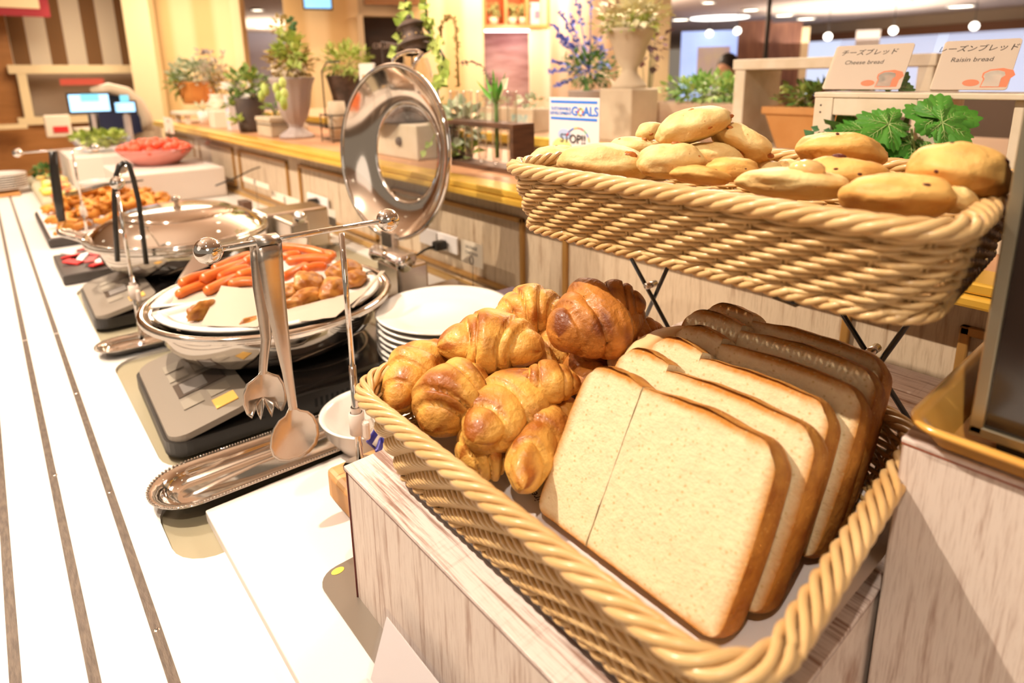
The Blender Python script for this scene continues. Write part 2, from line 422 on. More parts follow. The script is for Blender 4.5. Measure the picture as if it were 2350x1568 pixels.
wallseg('trim_3', pD(38, 7.7), pD(60, 7.7), .19, .60, W_cream)
wallseg('trim_4', pD(-60, 7.5), pD(40, 7.5), .10, .14, W_cream)
wallseg('wall_far', pD(303, 7.3), pD(362, 7.2), FZ, CEIL, W_cream)
wallseg('wall_far', pD(362, 7.4), pD(566, 7.0), FZ, CEIL, W_beige)
wallseg('trim_5', pD(545, 6.9), pD(566, 6.9), FZ, CEIL, W_cream)
wallseg('wall_back', pD(480, 17), pD(760, 17), FZ, CEIL, mat('blue_grey_far_wall', (.50, .48, .58), .8))
wallseg('wall_far', pD(664, 6.9), pD(832, 6.8), FZ, CEIL, W_beige)
wallseg('wall_far', pD(832, 6.8), pD(1012, 6.9), 1.13, CEIL, mat('door_surround', (.55, .42, .27), .7))
wallseg('trim_6', pD(828, 6.7), pD(842, 6.7), FZ, 1.13, mat('door_surround', (.55, .42, .27), .7))
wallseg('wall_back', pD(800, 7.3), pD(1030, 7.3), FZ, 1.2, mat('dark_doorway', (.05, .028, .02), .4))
wallseg('wall_far', pD(930, 6.8), pD(1112, 6.9), FZ, CEIL, W_beige)
wallseg('wall_far', pD(1108, 7.3), pD(1262, 7.3), FZ, 1.02, mat('rear_stone_wall', (.32, .17, .15), .8, col2=(.52, .34, .30), nscale=3, nstretch=(1, 1, 5), bump=.6, bscale=10))
wallseg('wall_far', pD(1108, 7.3), pD(1262, 7.3), 1.45, CEIL, W_pinkw)
wallseg('wall_far', pD(1214, 7.05), pD(1262, 7.0), FZ, 1.0, W_pinkw)
wallseg('wall_far', pD(1258, 7.1), pD(1418, 8.1), FZ, CEIL, W_pinkw)
wallseg('wall_far', pD(1416, 8.1), pD(1534, 8.3), FZ, CEIL, W_cream)
wallseg('wall_right', Vector((15.9, 10.6)), Vector((14.4, .5)), 1.40, CEIL, mat('soffit', (.55, .42, .28), .8))
wallseg('trim_7', Vector((15.6, 9.2)), Vector((14.2, .5)), 1.25, 1.42, mat('beam_wood', (.22, .09, .035), .6))
wallseg('wall_right', Vector((16, 9.6)), Vector((14.6, .5)), FZ, .0, mat('rear_wall_low', (.40, .30, .22), .8))
M_win = mat('daylight_blind', (.75, .80, .9), .8, emit=(.66, .76, 1.0), estr=1.2, extra=None)
w = wallseg('window_1', Vector((15.95, 9.3)), Vector((14.6, .5)), .0, 1.27, M_win, .03)
w = wallseg('window_2', pD(1560, 13.5), pD(1700, 13.5), FZ, 1.36, mat('bright_shop_window', (.4, .5, .8), .5, emit=(.38, .52, 1.0), estr=1.3, col2=(.5, .7, 1), nscale=2), .03)
MB().box((0, -.03, .25), (.62, -.01, 1.05)).build('poster_face', mat('window_poster', (.60, .45, .55), .7, col2=(.72, .62, .35), nscale=3, emit=(.5, .38, .36), estr=.5))
o = bpy.data.objects['poster_face']; p = pD(1598, 13.4); o.location = (p.x, p.y, 0); o.rotation_euler = w.rotation_euler; o.name = 'window_poster'
tag(o, 'pale pink and yellow poster on the far bright blue shop window', 'poster')
for nm, (x0, x1), D in (('wall_right', (1688, 1762), 13.2), ('wall_right', (1762, 1832), 14.0)):
    wallseg(nm, pD(x0, D), pD(x1, D), FZ, 1.5, W_pillar, .3)
wallseg('trim_8', pD(1832, 14.0), pD(1850, 14), FZ, 1.4, W_cream)
wallseg('trim_9', pD(1955, 13.5), pD(2010, 13.5), FZ, 1.27, mat('window_mullion', (.62, .56, .5), .7))

# lit display niche with three bays
nt_ = thing('display_niche', 'lit orange wooden display niche high on the far wall above stone panel', 'shelf', (*pD(1112, 7.0), 0))
d = pD(1262, 7.1) - pD(1112, 7.0); nt_.rotation_euler = (0, 0, atan2(d.y, d.x)); NL = d.length
M_niche = mat('orange_niche_wood', (.62, .20, .06), .5)
mb = MB(); mb.box((0, 0, 1.02), (NL, .36, 1.06)); mb.box((0, 0, 1.47), (NL, .36, 1.5)); mb.box((0, .33, 1.02), (NL, .36, 1.5))
mb.build('case', M_niche, nt_)
for k in range(4):
    MB().box((k * (NL - .03) / 3, .0, 1.06), (k * (NL - .03) / 3 + .03, .33, 1.47)).build('divider', M_niche, nt_)
for k in range(3):
    q = nt_.location + Vector((cos(nt_.rotation_euler[2]), sin(nt_.rotation_euler[2]), 0)) * (NL * (k + .5) / 3) + Vector((-sin(nt_.rotation_euler[2]), cos(nt_.rotation_euler[2]), 0)) * .12
    lamp('POINT', (q.x, q.y, 1.43), 1.2, (1, .55, .25), .02, name='niche_lamp')
o = MB().box((0, -.06, .99), (NL * .68, -.02, 1.015)).build('strip_light', mat('pink_strip_light', (1, .9, .95), .5, emit=(1, .80, .88), estr=6))
o.location = (*pD(1114, 7.15), 0); o.rotation_euler = nt_.rotation_euler; tag(o, 'glowing pinkish white strip light under the display niche', 'light')
q = pD(1165, 7.0); lamp('AREA', (q.x - .05, q.y - .15, .98), 3.0, (1, .70, .85), .3, (q.x + .1, q.y + .25, .3), name='strip_glow')
for px, D, pw in ((1450, 7.95, 30), (1330, 7.3, 22), (1060, 6.6, 20), (720, 6.5, 18), (460, 6.8, 16), (190, 7.4, 20)):
    q = pD(px, D - .25); lamp('SPOT', (q.x, q.y, CEIL - .03), pw, (1, .80, .52), .03, (pD(px, D).x, pD(px, D).y, .3), 62, name='wall_washer')

nd = Vector((cos(nt_.rotation_euler[2]), sin(nt_.rotation_euler[2]), 0)); nn_ = Vector((-nd.y, nd.x, 0))
def in_niche(f, name, label, cat):
    p = nt_.location + nd * (NL * f) + nn_ * .12; t = thing(name, label, cat, (p.x, p.y, 1.0605), nt_.rotation_euler[2]); return t
for f, lab in ((.17, 'small potted plant in the left bay of the lit orange niche'), (.45, 'small potted plant in the middle bay of the lit orange niche'), (.63, 'small potted plant at the left of the pink picture in the orange niche')):
    t = in_niche(f, 'niche_plant', lab, 'plant'); MB().lathe([(0, 0), (.045, 0), (.055, .08), (0, .078)], 20).build('pot', M_cstone, t)
    rn = random.Random(int(f * 100)); mb = MB()
    for _ in range(60):
        a_ = rn.uniform(0, 6.28); r_ = rn.uniform(0, .08); z_ = .09 + rn.random() * .13; mb.ball((r_ * cos(a_), r_ * sin(a_) * .8, z_), .014, nu=6, nv=4)
    mb.build('foliage', mat('niche_green', (.28, .30, .10), .6), t)
t = in_niche(.84, 'niche_picture', 'pale pink framed picture standing in the right bay of the orange niche', 'picture')
MB().box((-.08, 0, 0), (.08, .015, .24), bev=.004).build('frame', mat('pink_frame', (.80, .55, .58), .5), t); MB().box((-.03, -.003, .07), (.03, 0, .15)).build('print', mat('mauve_print', (.35, .20, .28), .6), t)

# round ceiling lights
M_disc = mat('downlight_glow', (1, .95, .85), .5, emit=(1, .90, .74), estr=9)
M_ring = mat('downlight_ring', (.7, .66, .6), .4)
first = None
for (x, y, r) in ((590, 20, .1), (597, 60, .13), (612, 78, .14), (1260, 4, .1), (1500, 2, .1), (1626, 3, .11), (1723, 20, .15), (1800, 33, .18), (1850, 41, .2), (1562, 43, .19), (2206, 12, .22), (2070, 2, .15)):
    p = at(x, y, CEIL)
    if first is None:
        first = thing('ceiling_downlight', 'small round recessed downlight glowing in the hall ceiling', 'ceiling light', (0, 0, 0), 0, 'recessed ceiling downlights')
        MB().lathe([(.0, -.004), (.9, -.004), (.9, -.02)], 24).build('diffuser', M_disc, first)
        MB().lathe([(.9, 0), (.9, -.03), (1.1, -.02), (1.12, 0)], 24).build('trim_ring', M_ring, first)
        o = first
    else: o = copy_thing(first, p)
    o.location = (p.x, p.y, CEIL); o.scale = (r, r, 1)
p = at(1650, 41, CEIL)
o = MB().lathe([(0, -.01), (.58, -.01), (.60, 0)], 40).build('round_ceiling_light', mat('big_disc_glow', (1, .95, .9), .5, emit=(1, .93, .84), estr=5))
o.location = (p.x, p.y, CEIL); tag(o, 'large round white ceiling light glowing near the bright windows', 'ceiling light')
for (x, y, D) in ((1900, 84, 13), (2050, 70, 13.), (2236, 60, 13.), (1692, 71, 12.9), (1628, 77, 13.2)):
    p = atD(x, y, D)
    t = thing('pendant_globe', {1900: 'small glowing globe lamp left of the window band, beside the pillar', 2050: 'small glowing globe lamp above the cheese bread card', 2236: 'small glowing globe lamp above the raisin bread card', 1692: 'small glowing globe lamp at the left top of the dark wood pillar', 1628: 'small glowing globe lamp in front of the blue shop window'}[x], 'lamp', p)
    MB().ball((0, 0, 0), .07).build('globe', mat('globe_glow', (1, 1, .9), .5, emit=(1, .95, .85), estr=5), t)
    MB().tube([(0, 0, .06), (0, 0, CEIL - p.z)], .005, 6).build('cord', M_black, t)
for k in range(12):      # unseen discs added over the serving counter for sparkle on the metal
    o = copy_thing(first, (0, 0, 0)); o.location = ((-1.3, -.05, 1.15)[k % 3], .2 + 1.15 * (k // 3) + .3 * (k % 2), CEIL); o.scale = (.045, .045, 1)
# black ceiling rod
p = atD(1762, 60, 5.0); o = MB().tube([(p.x, p.y, -.3), (p.x, p.y, CEIL)], .016, 10).build('ceiling_pole', M_black)
tag(o, 'thin black vertical pole running up to the ceiling behind the white shelf frame', 'pole')
# wall screen, doorway sign, banner
def panel_at(name, x0, x1, y0, y1, D, m, t=.03):
    a, b = pD(x0, D), pD(x1, D); z1 = atD(x0, y0, D).z; z0 = atD(x0, y1, D).z; d = b - a
    mb = MB(); mb.box((0, 0, z0), (d.length, t, z1)); o = mb.build(name, m); o.location = (a.x, a.y, 0); o.rotation_euler = (0, 0, atan2(d.y, d.x))
    return o, d.length, z0, z1
def panel_thing(name, label, cat, x0, x1, y0, y1, D, m, t=.03, group=None):
    a, b = pD(x0, D), pD(x1, D); z1 = atD(x0, y0, D).z; z0 = atD(x0, y1, D).z; d = b - a
    th = thing(name, label, cat, (a.x, a.y, 0), atan2(d.y, d.x), group)
    return th, d.length, z0, z1
th, L_, z0, z1 = panel_thing('wall_screen', 'small black framed screen glowing blue at the top of the far beige wall', 'screen', 709, 776, -45, 22, 6.6, None)
MB().box((0, 0, z0), (L_, .04, z1)).build('bezel', M_black, th)
MB().box((.015, -.004, z0 + .015), (L_ - .015, 0, z1 - .015)).build('display', mat('blue_display', (.2, .5, .9), .4, emit=(.22, .55, 1.0), estr=1.6), th)
th, L_, z0, z1 = panel_thing('doorway_sign', 'dark sign panel with pale lettering inside the far doorway', 'sign', 850, 920, 82, 150, 7.2, None)
MB().box((0, 0, z0), (L_, .04, z1)).build('panel', mat('dark_doorway', (.05, .028, .02), .4), th)
text('CRUISE', .075, mat('pale_sign_ink', (.6, .45, .35), .6, emit=(.5, .36, .26), estr=.5), frame((L_ * .5, -.006, z0 + .2), (1, 0, 0), (0, 0, 1)), th)
th, L_, z0, z1 = panel_thing('hanging_banner', 'pale banner with dark red border hanging at the top left corner', 'banner', -60, 140, -60, 33, 7.4, None)
MB().box((0, 0, z0), (L_, .02, z1)).build('border', mat('dark_red_fabric', (.32, .02, .03), .7), th)
MB().box((0, -.006, z0 + .07), (L_ - .07, 0, z1)).build('face', W_cream, th)
th, L_, z0, z1 = panel_thing('door_vent', 'dark slatted vent over the far doorway', 'vent', 845, 985, -30, 12, 6.7, None)
MB().box((0, 0, z0), (L_, .03, z1)).build('frame', M_iron, th)
for k in range(5): MB().box((.01, -.01, z0 + .01 + k * (z1 - z0) / 5), (L_ - .01, 0, z0 + .03 + k * (z1 - z0) / 5)).build('slat', W_brown, th)
# white box with a red square sign on the far wood panelling
th, L_, z0, z1 = panel_thing('wall_notice_box', 'white box with a red square sign on the far brown wall', 'sign', 80, 142, 266, 318, 7.0, None)
MB().box((0, 0, z0), (L_, .08, z1), bev=.01).build('box', M_cardp, th)
MB().box((L_ * .3, -.006, z0 + .04), (L_ * .88, 0, z1 - .1)).build('red_label', M_red, th)
# low red sign strips
th, L_, z0, z1 = panel_thing('red_sign_strip', 'long red sign strip on the cream shelf at the far left', 'sign', 134, 236, 181, 196, 7.64, None)
MB().box((0, 0, z0), (L_, .02, z1)).build('strip', mat('brick_red', (.55, .08, .05), .6), th)

# ------------------------------------------------------------------ counter
cnt = thing('buffet_counter', 'long white laminate serving counter with inlaid metal strips', 'counter', (0, 0, 0))
def holed(outer, holes, z0, z1):
    bm = bmesh.new()
    loops = []
    for lp in [outer] + holes:
        vs = [bm.verts.new((p[0], p[1], z1)) for p in lp]
        es = [bm.edges.new((vs[i], vs[(i + 1) % len(vs)])) for i in range(len(vs))]; loops.append((vs, es))
    bmesh.ops.triangle_fill(bm, use_beauty=True, use_dissolve=False, edges=[e for l in loops for e in l[1]])
    bm.verts.index_update()
    mb = MB(); mb.add([v.co.copy() for v in bm.verts], [[v.index for v in f.verts] for f in bm.faces], 0, sm=False)
    for f in mb.f:
        a, b, c = [mb.v[i] for i in f[:3]]
        if (b - a).cross(c - a).z < 0: f.reverse()
    for vs, es in loops:
        q = [v.co for v in vs]; n = len(q)
        mb.add([(p.x, p.y, z1) for p in q] + [(p.x, p.y, z0) for p in q], [(i, n + i, n + (i + 1) % n, (i + 1) % n) for i in range(n)], 1, sm=False)
    bm.free(); return mb
CX0, CX1, CYN, CYF = -.42, .852, -.7, 4.35
h1 = rrect(.112, .85, .80, 1.30, .05)
h2 = rrect(.085, .655, .80, .80, .045)
h3 = rrect(.112, 1.36, .80, 1.86, .05)
mb = holed([(CX0, CYN), (CX1, CYN), (CX1, CYF), (CX0, CYF)], [h1, h2, h3], -.006, 0)
mb.build('top', [M_white, M_white], cnt)
MB().box((.05, .6, -.02), (.83, 1.9, -.006)).build('recess_floor', M_inlay, cnt)
MB().box((CX0 + .03, CYN, FZ), (CX1 - .02, CYF - .02, -.02)).build('cabinet', M_panelwood, cnt)
for px in (.049, -.0025, -.0545):
    for (y0, y1) in ((CYN, 1.533), (1.540, CYF)):
        mb = MB(); mb.box((px - .0042, y0, -.002), (px + .0042, y1, .0006)); mb.build('metal_strip', M_strip, cnt)
for (sx, sy) in ((.049, .592), (.0, .535), (.049, .86), (.049, 1.2), (.0, .95)):
    s_ = MB(); s_.lathe([(0, .0012), (.0022, .0011), (.0028, .0006)], 14, M=TR(sx, sy, 0)); s_.box((-.0016, -.0003, .001), (.0016, .0003, .0014), 1, M=TR(sx, sy, 0) @ RZ(.6)); s_.box((-.0003, -.0016, .001), (.0003, .0016, .0014), 1, M=TR(sx, sy, 0) @ RZ(.6))
    s_.build('screw', [M_steel2, M_black], cnt)
for yy in (1.5365,):
    MB().box((CX0, yy - .001, -.001), (.112, yy + .001, .0004)).build('seam', mat('seam_grey', (.55, .42, .35), .6), cnt)
# loose white cover board over the near recess
o = MB().box((.1275, .02, -.004), (.80, .728, .0105), bev=.0015).build('cover_board', mat('white_cover_board', (.87, .80, .75), .3))
tag(o, 'loose white cover board laid over the near recess of the counter', 'board')
# back wall of the counter with framed panels
struct(MB().box((.8525, CYN, FZ), (.90, CYF, .2445)).build('wall_back', M_panelwood))
for k, (y0, y1) in enumerate(((-.40, .19), (.312, .864), (.985, 1.55), (1.65, 2.23), (2.34, 2.92), (3.0, 3.58), (3.68, 4.25))):
    f_ = MB()
    w_ = .011; X0 = .843
    z0, z1 = .028, .208
    f_.box((X0, y0, z1 - w_), (.853, y1, z1), bev=.002); f_.box((X0, y0, z0), (.853, y1, z0 + w_), bev=.002)
    f_.box((X0, y0, z0), (.853, y0 + w_, z1), bev=.002); f_.box((X0, y1 - w_, z0), (.853, y1, z1), bev=.002)
    o = f_.build('trim_%d' % (10 + k), M_mould); o['kind'] = 'structure'
struct(MB().box((.838, CYN, 0), (.853, CYF, .014), bev=.002).build('baseboard_back', M_skirt))
# ledge with brass nosing
lg = thing('display_ledge', 'raised tan ledge with brass nosing behind the buffet counter', 'ledge', (0, 0, 0))
MB().box((.858, CYN, .245), (1.28, CYF, .2735)).build('top', M_ledge, lg)
mb = MB(); mb.box((.796, CYN, .2625), (.860, CYF, .2765), bev=.003); mb.box((.790, CYN, .2475), (.858, CYF, .262), bev=.004)
mb.build('brass_nosing', M_brass, lg)
rc = thing('rear_counter', 'long rear counter with gold edge behind the display ledge', 'counter', (0, 0, 0))
MB().box((1.64, -.6, .24), (2.7, 5.2, .2735)).build('top', mat('rear_top', (.72, .50, .32), .4), rc)
MB().box((1.625, -.6, .240), (1.645, 5.2, .2765), bev=.004).build('gold_edge', M_brass, rc)
MB().box((1.66, -.6, FZ), (2.68, 5.2, .24)).build('base', mat('rear_base', (.74, .60, .46), .6), rc)

# ------------------------------------------------------------------ risers, baskets and rack
o = thing('display_riser', 'weathered white wooden riser box carrying the lower bread basket', 'riser', (.205, .117, 0))
MB().box((.205, .117, .0), (.80, .495, .137)).build('body', M_riserz, o, w=True)
MB().box((.204, .116, .1375), (.80, .496, .1412), bev=.0006).build('top_board', M_riser, o, w=True)
MB().box((.2042, .1162, .1368), (.7995, .4958, .1377)).build('edge_band', M_edge, o, w=True)
MB().box((.2035, .4905, .0), (.2050, .4912, .137)).build('corner_seam', M_edge, o, w=True)
o = thing('display_riser', 'tall weathered white riser box at the lower right with an amber tray on it', 'riser', (.413, -.35, 0))
MB().box((.413, -.35, 0), (.815, .1135, .271), bev=.0015).build('body', M_riserz, o, w=True)
MB().box((.4125, -.35, .2715), (.815, .1140, .275), bev=.001).build('top_board', M_riser, o, w=True)
MB().box((.4126, -.35, .2708), (.4136, .1137, .2717)).build('edge_band', mat('red_edge_wear', (.35, .09, .04), .5), o, w=True)
# thin steel plate under the riser
mb = MB(); extrude(mb, rrect(.183, .12, .60, .542, .022), .0106, .0122)
o = mb.build('steel_tray', mat('worn_steel_sheet', (.26, .22, .18), .35, .4, bump=.2, bscale=30)); tag(o, 'flat worn steel tray sticking out from under the riser box', 'tray')
o = MB().ball((.204, .5345, .0124), (.007, .0045, .0006)).build('food_crumb', M_yel); tag(o, 'yellow smear of food on the corner of the steel tray', 'crumb')
for o_ in bpy.data.objects:
    if o_.name.startswith('display_riser') and abs(o_.location.x - .205) < .01: o_.location.z = .0122

def loop_pt(x0, x1, y0, y1, r, s):
    """point and outward normal on a rounded rectangle, s in 0..1 by length"""
    a, b = (x1 - x0) - 2 * r, (y1 - y0) - 2 * r; q = pi * r / 2; P_ = 2 * a + 2 * b + 4 * q; t = (s % 1) * P_
    for k, L_ in enumerate((a, q, b, q, a, q, b, q)):
        if t <= L_ or k == 7: break
        t -= L_
    if k == 0: return Vector((x0 + r + t, y0, 0)), Vector((0, -1, 0))
    if k == 2: return Vector((x1, y0 + r + t, 0)), Vector((1, 0, 0))
    if k == 4: return Vector((x1 - r - t, y1, 0)), Vector((0, 1, 0))
    if k == 6: return Vector((x0, y1 - r - t, 0)), Vector((-1, 0, 0))
    c, a0 = {1: ((x1 - r, y0 + r), -90), 3: ((x1 - r, y1 - r), 0), 5: ((x0 + r, y1 - r), 90), 7: ((x0 + r, y0 + r), 180)}[k]
    w_ = radians(a0 + 90 * t / q); n = Vector((cos(w_), sin(w_), 0)); return Vector((c[0], c[1], 0)) + n * r, n
def perim(x0, x1, y0, y1, r): return 2 * (x1 - x0 - 2 * r) + 2 * (y1 - y0 - 2 * r) + 2 * pi * r

def basket(label, x0, x1, y0, y1, zb, zr, inset, r, rows):
    t = thing('wicker_basket', label, 'basket', ((x0 + x1) / 2, (y0 + y1) / 2, zb), 0, 'rattan bread baskets')
    def ring(f, extra=0.0):   # f 0 at the base, 1 at the rim
        k = inset * (1 - f ** .85) - extra
        return (x0 + k, x1 - k, y0 + k, y1 - k, r - k * .25)
    def strand(mb, f, z, ao, au, nw, ph, rad, step, n=6, off=0.0):
        R_ = ring(f, off); P_ = perim(*R_); K = int(P_ / step); pts = []
        for i in range(K):
            s = i / K; p, nn = loop_pt(*R_, s); w_ = 2 * pi * nw * s + ph
            pts.append(p + nn * (ao * cos(w_)) + Vector((0, 0, z + au * sin(w_))))
        mb.tube(pts, rad, n, closed=True)
    H = zr - zb
    P1 = perim(*ring(.5)); nw = int(P1 / .058)
    mb = MB()
    zlo, zhi = zb + .006, zr - .0075
    for k in range(rows):
        f = k / (rows - 1); z = zlo + (zhi - zlo) * f; ff = (z - zb) / H
        for q in range(2):
            strand(mb, ff, z, .0044, .0013, nw, -k * .95 + q * pi, .00190, .0044)
    mb.build('woven_wall', M_rattan, t, w=True)
    mb = MB(); R_ = perim(*ring(1)); nw2 = int(R_ / .072)
    for q in range(5): strand(mb, 1, zr - .001, .0060, .0040, nw2, q * 2 * pi / 5, .0029, .0040, 7, .001)
    mb.build('twisted_rim', M_rattan, t, w=True)
    mb = MB(); nw3 = int(perim(*ring(0)) / .042)
    for q in range(4): strand(mb, 0, zb + .0025, .0042, .0034, nw3, -q * 2 * pi / 4, .0022, .0036, 6, .002)
    mb.build('base_braid', M_rattan, t, w=True)
    mb = MB(); ns = int(P1 / .025)
    for i in range(ns):
        for e in (-.0017, .0017):
            s = i / ns; pts = []
            for f in (0, .33, .66, 1):
                p, nn = loop_pt(*ring(f), s); tt = Vector((-nn.y, nn.x, 0)); pts.append(p + tt * e + Vector((0, 0, zb + H * f - (.003 if f == 1 else 0))))
            mb.tube(pts, .0014, 5)
    mb.build('stakes', M_rattan, t, w=True)
    mb = MB(); X0, X1, Y0, Y1, rr = ring(.03)
    k = 0; y = Y0 + .004
    while y < Y1 - .003:
        pts = [(X0 + (X1 - X0) * i / 24, y, zb + .004 + .0014 * (1 if (i + k) % 2 else -1)) for i in range(25)]
        ins = rr if (y < Y0 + rr * .4 or y > Y1 - rr * .4) else 0
        if ins: pts = pts[2:-2]
        mb.tube(pts, .0021, 6); y += .0041; k += 1
    for i in range(1, 24, 2):
        x = X0 + (X1 - X0) * i / 24; mb.tube([(x, Y0 + .006, zb + .004), (x, Y1 - .006, zb + .004)], .0018, 5)
    mb.build('woven_floor', M_rattan, t, w=True)
    return t
def skew(t, k):     # wicker that has gone out of square
    for c_ in t.children:
        for v in c_.data.vertices: v.co.y += k * v.co.x
LB = basket('lower wicker basket full of croissants and sliced bread', .208, .502, .112, .490, .1655, .2415, .024, .040, 13)
skew(LB, .085)
UB = basket('upper wicker basket heaped with cheese and raisin buns', .359, .608, .100, .459, .3640, .4215, .013, .036, 10)
skew(UB, .085)

# folding wire rack that carries both baskets
rk = thing('basket_rack', 'black two tier folding wire rack under the wicker baskets', 'rack', (.40, .29, .1535))
def wire_loop(x0, x1, y0, y1, z, r=.003):
    mb = MB(); mb.tube([(p[0], p[1], z) for p in rrect(x0, y0, x1, y1, .015, 5)], r, 8, closed=True); return mb
wire_loop(.232, .585, .150, .425, .1598).build('lower_frame', M_blackm, rk, w=True)
for (x, y) in ((.234, .165), (.234, .41), (.583, .165), (.583, .41)):
    MB().tube([(x, y, .1598), (x, y, .157)], .0032, 8).build('foot', M_blackm, rk, w=True)
wire_loop(.405, .592, .125, .425, .3580).build('upper_frame', M_blackm, rk, w=True)
XL = .588
pA0, pA1 = atX(1447, 590, XL), atX(1530, 745, XL); pB0, pB1 = atX(1530, 605, XL), atX(1475, 730, XL)
def ext(p, q, z): return p + (q - p) * ((z - p.z) / (q.z - p.z))
cr = [ext(pA0, pA1, .358), ext(pA0, pA1, .160), ext(pB0, pB1, .358), ext(pB0, pB1, .160)]
cxl = atX(1490, 655, XL); cxr = atX(2003, 790, XL); dy_ = cxr.y - cxl.y
for k, d_ in enumerate((0, dy_)):
    for (a_, b_, e) in ((cr[0], cr[1], 0), (cr[2], cr[3], .006)):
        MB().tube([a_ + Vector((e, d_, 0)), b_ + Vector((e, d_, 0))], .0026, 8).build('leg', M_blackm, rk, w=True)
    MB().tube([cxl + Vector((-.006, d_, 0)), cxl + Vector((.012, d_, 0))], .0042, 10).build('pivot_bolt', M_steel2, rk, w=True)
for (px, py) in ((1290, 538), (1812, 684)):
    p = atX(px, py, .398)
    MB().tube([p + Vector((0, .012, .006)), p + Vector((0, .010, -.001)), p + Vector((0, -.004, -.003)), p + Vector((0, -.012, .004))], .0026, 8).build('hook', M_blackm, rk, w=True)

# printed liner paper in the lower basket
ln = thing('basket_liner', 'printed white paper lining the lower wicker basket', 'paper', (.36, .29, .1725))
mb = MB(); G = 14
vs = [(.245 + .235 * i / G, .118 + .345 * j / G, .1745 + (.020 * max(0, abs(i / G - .5) * 2 - .86) / .14) + .0006 * noise.noise(Vector((i * .9, j * .9, 0)))) for j in range(G + 1) for i in range(G + 1)]
mb.add(vs, [(j * (G + 1) + i, j * (G + 1) + i + 1, (j + 1) * (G + 1) + i + 1, (j + 1) * (G + 1) + i) for j in range(G) for i in range(G)])
mb.build('sheet', M_wpap, ln, w=True)
lines = ('le pain est une', 'histoire simple', 'mais toujours', 'une belle table', 'et le beurre', 'est une douceur', 'pour le matin', 'bonne journee')
for k, s in enumerate(lines):
    text(s, .0105, M_ink, frame(Vector((.262 + k * .027, .34 - .012 * (k % 2), .1765)) - ln.location, (.25, 1, 0), (-1, .25, 0)), ln)

# ------------------------------------------------------------------ breads
def croissant(name, label, M, L_, wd, hgt, bend, seed, m=None, rings=72, seg=32, ridges=3, group='croissants in the lower basket'):
    rnd = random.Random(seed * 7 + 1); vs = []; aa = []; fs = []
    br_ = {sg: sorted([.20 + .16 * rnd.random(), .56 + .14 * rnd.random()])[:ridges] for sg in (-1, 1)}
    tw = {-1: rnd.uniform(.10, .20), 1: rnd.uniform(.10, .20)}; ph0 = {-1: rnd.uniform(0, 6.28), 1: rnd.uniform(0, 6.28)}
    taper = rnd.uniform(-.12, .12)
    for i in range(rings + 1):
        t = -1 + 2 * i / rings; th = t * bend
        R_ = L_ / 2 / max(sin(bend), .05)
        cx_ = R_ * sin(th); cy_ = R_ * (cos(th) - cos(bend)) - R_ * (1 - cos(bend)) * .5; tx, ty = cos(th), -sin(th)
        env0 = max(0.0, 1 - abs(t) ** 2.6) ** .55 * (1 + taper * t)
        sg = 1 if t > 0 else -1
        for j in range(seg):
            w_ = 2 * pi * j / seg
            tt = abs(t) + tw[sg] * sin(w_ + ph0[sg]) * min(1, abs(t) * 4) + .03 * noise.noise(Vector((w_ * 1.3, seed, sg)))
            step = 1.12; edge = 9; k = 0; last = -.25
            for bp in br_[sg]:
                if tt > bp: step -= .17; last = bp; k += 1
                edge = min(edge, abs(tt - bp))
            nxt = [x for x in br_[sg] if x >= tt]; nxt = nxt[0] if nxt else 1.05
            f = (tt - last) / max(.05, nxt - last)            # 0 just outside a fold, 1 at the next one
            step += .09 * sin(pi * min(1, max(0, f))) if ridges else 0
            if not ridges: step = 1
            groove = math.exp(-((tt - last) / .030) ** 2) if (last > 0 and ridges) else 0
            step -= .07 * groove
            nz = noise.noise(Vector((cx_ * 34, cos(w_) * .9, sin(w_) * .9 + seed * 3.1))) * .17 + noise.noise(Vector((cx_ * 90, cos(w_) * 2.2, sin(w_) * 2.2 + seed * 1.7))) * .05
            r_ = env0 * (step + nz * min(1, env0 * 1.5))
            oy = cos(w_) * wd / 2 * r_; oz = sin(w_) * hgt / 2 * r_
            if oz < -hgt * .30: oz = -hgt * .30 + (oz + hgt * .30) * .35
            vs.append((cx_ - ty * oy * 1.0, cy_ + tx * oy, oz))
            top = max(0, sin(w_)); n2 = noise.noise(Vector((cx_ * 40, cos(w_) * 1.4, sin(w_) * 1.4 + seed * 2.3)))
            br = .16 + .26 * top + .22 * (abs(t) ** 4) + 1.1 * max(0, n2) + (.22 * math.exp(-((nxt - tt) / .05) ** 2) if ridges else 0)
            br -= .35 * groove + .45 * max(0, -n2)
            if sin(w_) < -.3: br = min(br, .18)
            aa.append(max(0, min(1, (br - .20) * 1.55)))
    for i in range(rings):
        for j in range(seg): fs.append((i * seg + j, i * seg + (j + 1) % seg, (i + 1) * seg + (j + 1) % seg, (i + 1) * seg + j))
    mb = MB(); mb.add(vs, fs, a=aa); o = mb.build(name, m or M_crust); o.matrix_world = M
    tag(o, label, 'croissant' if name == 'croissant' else 'bread roll', group); return o
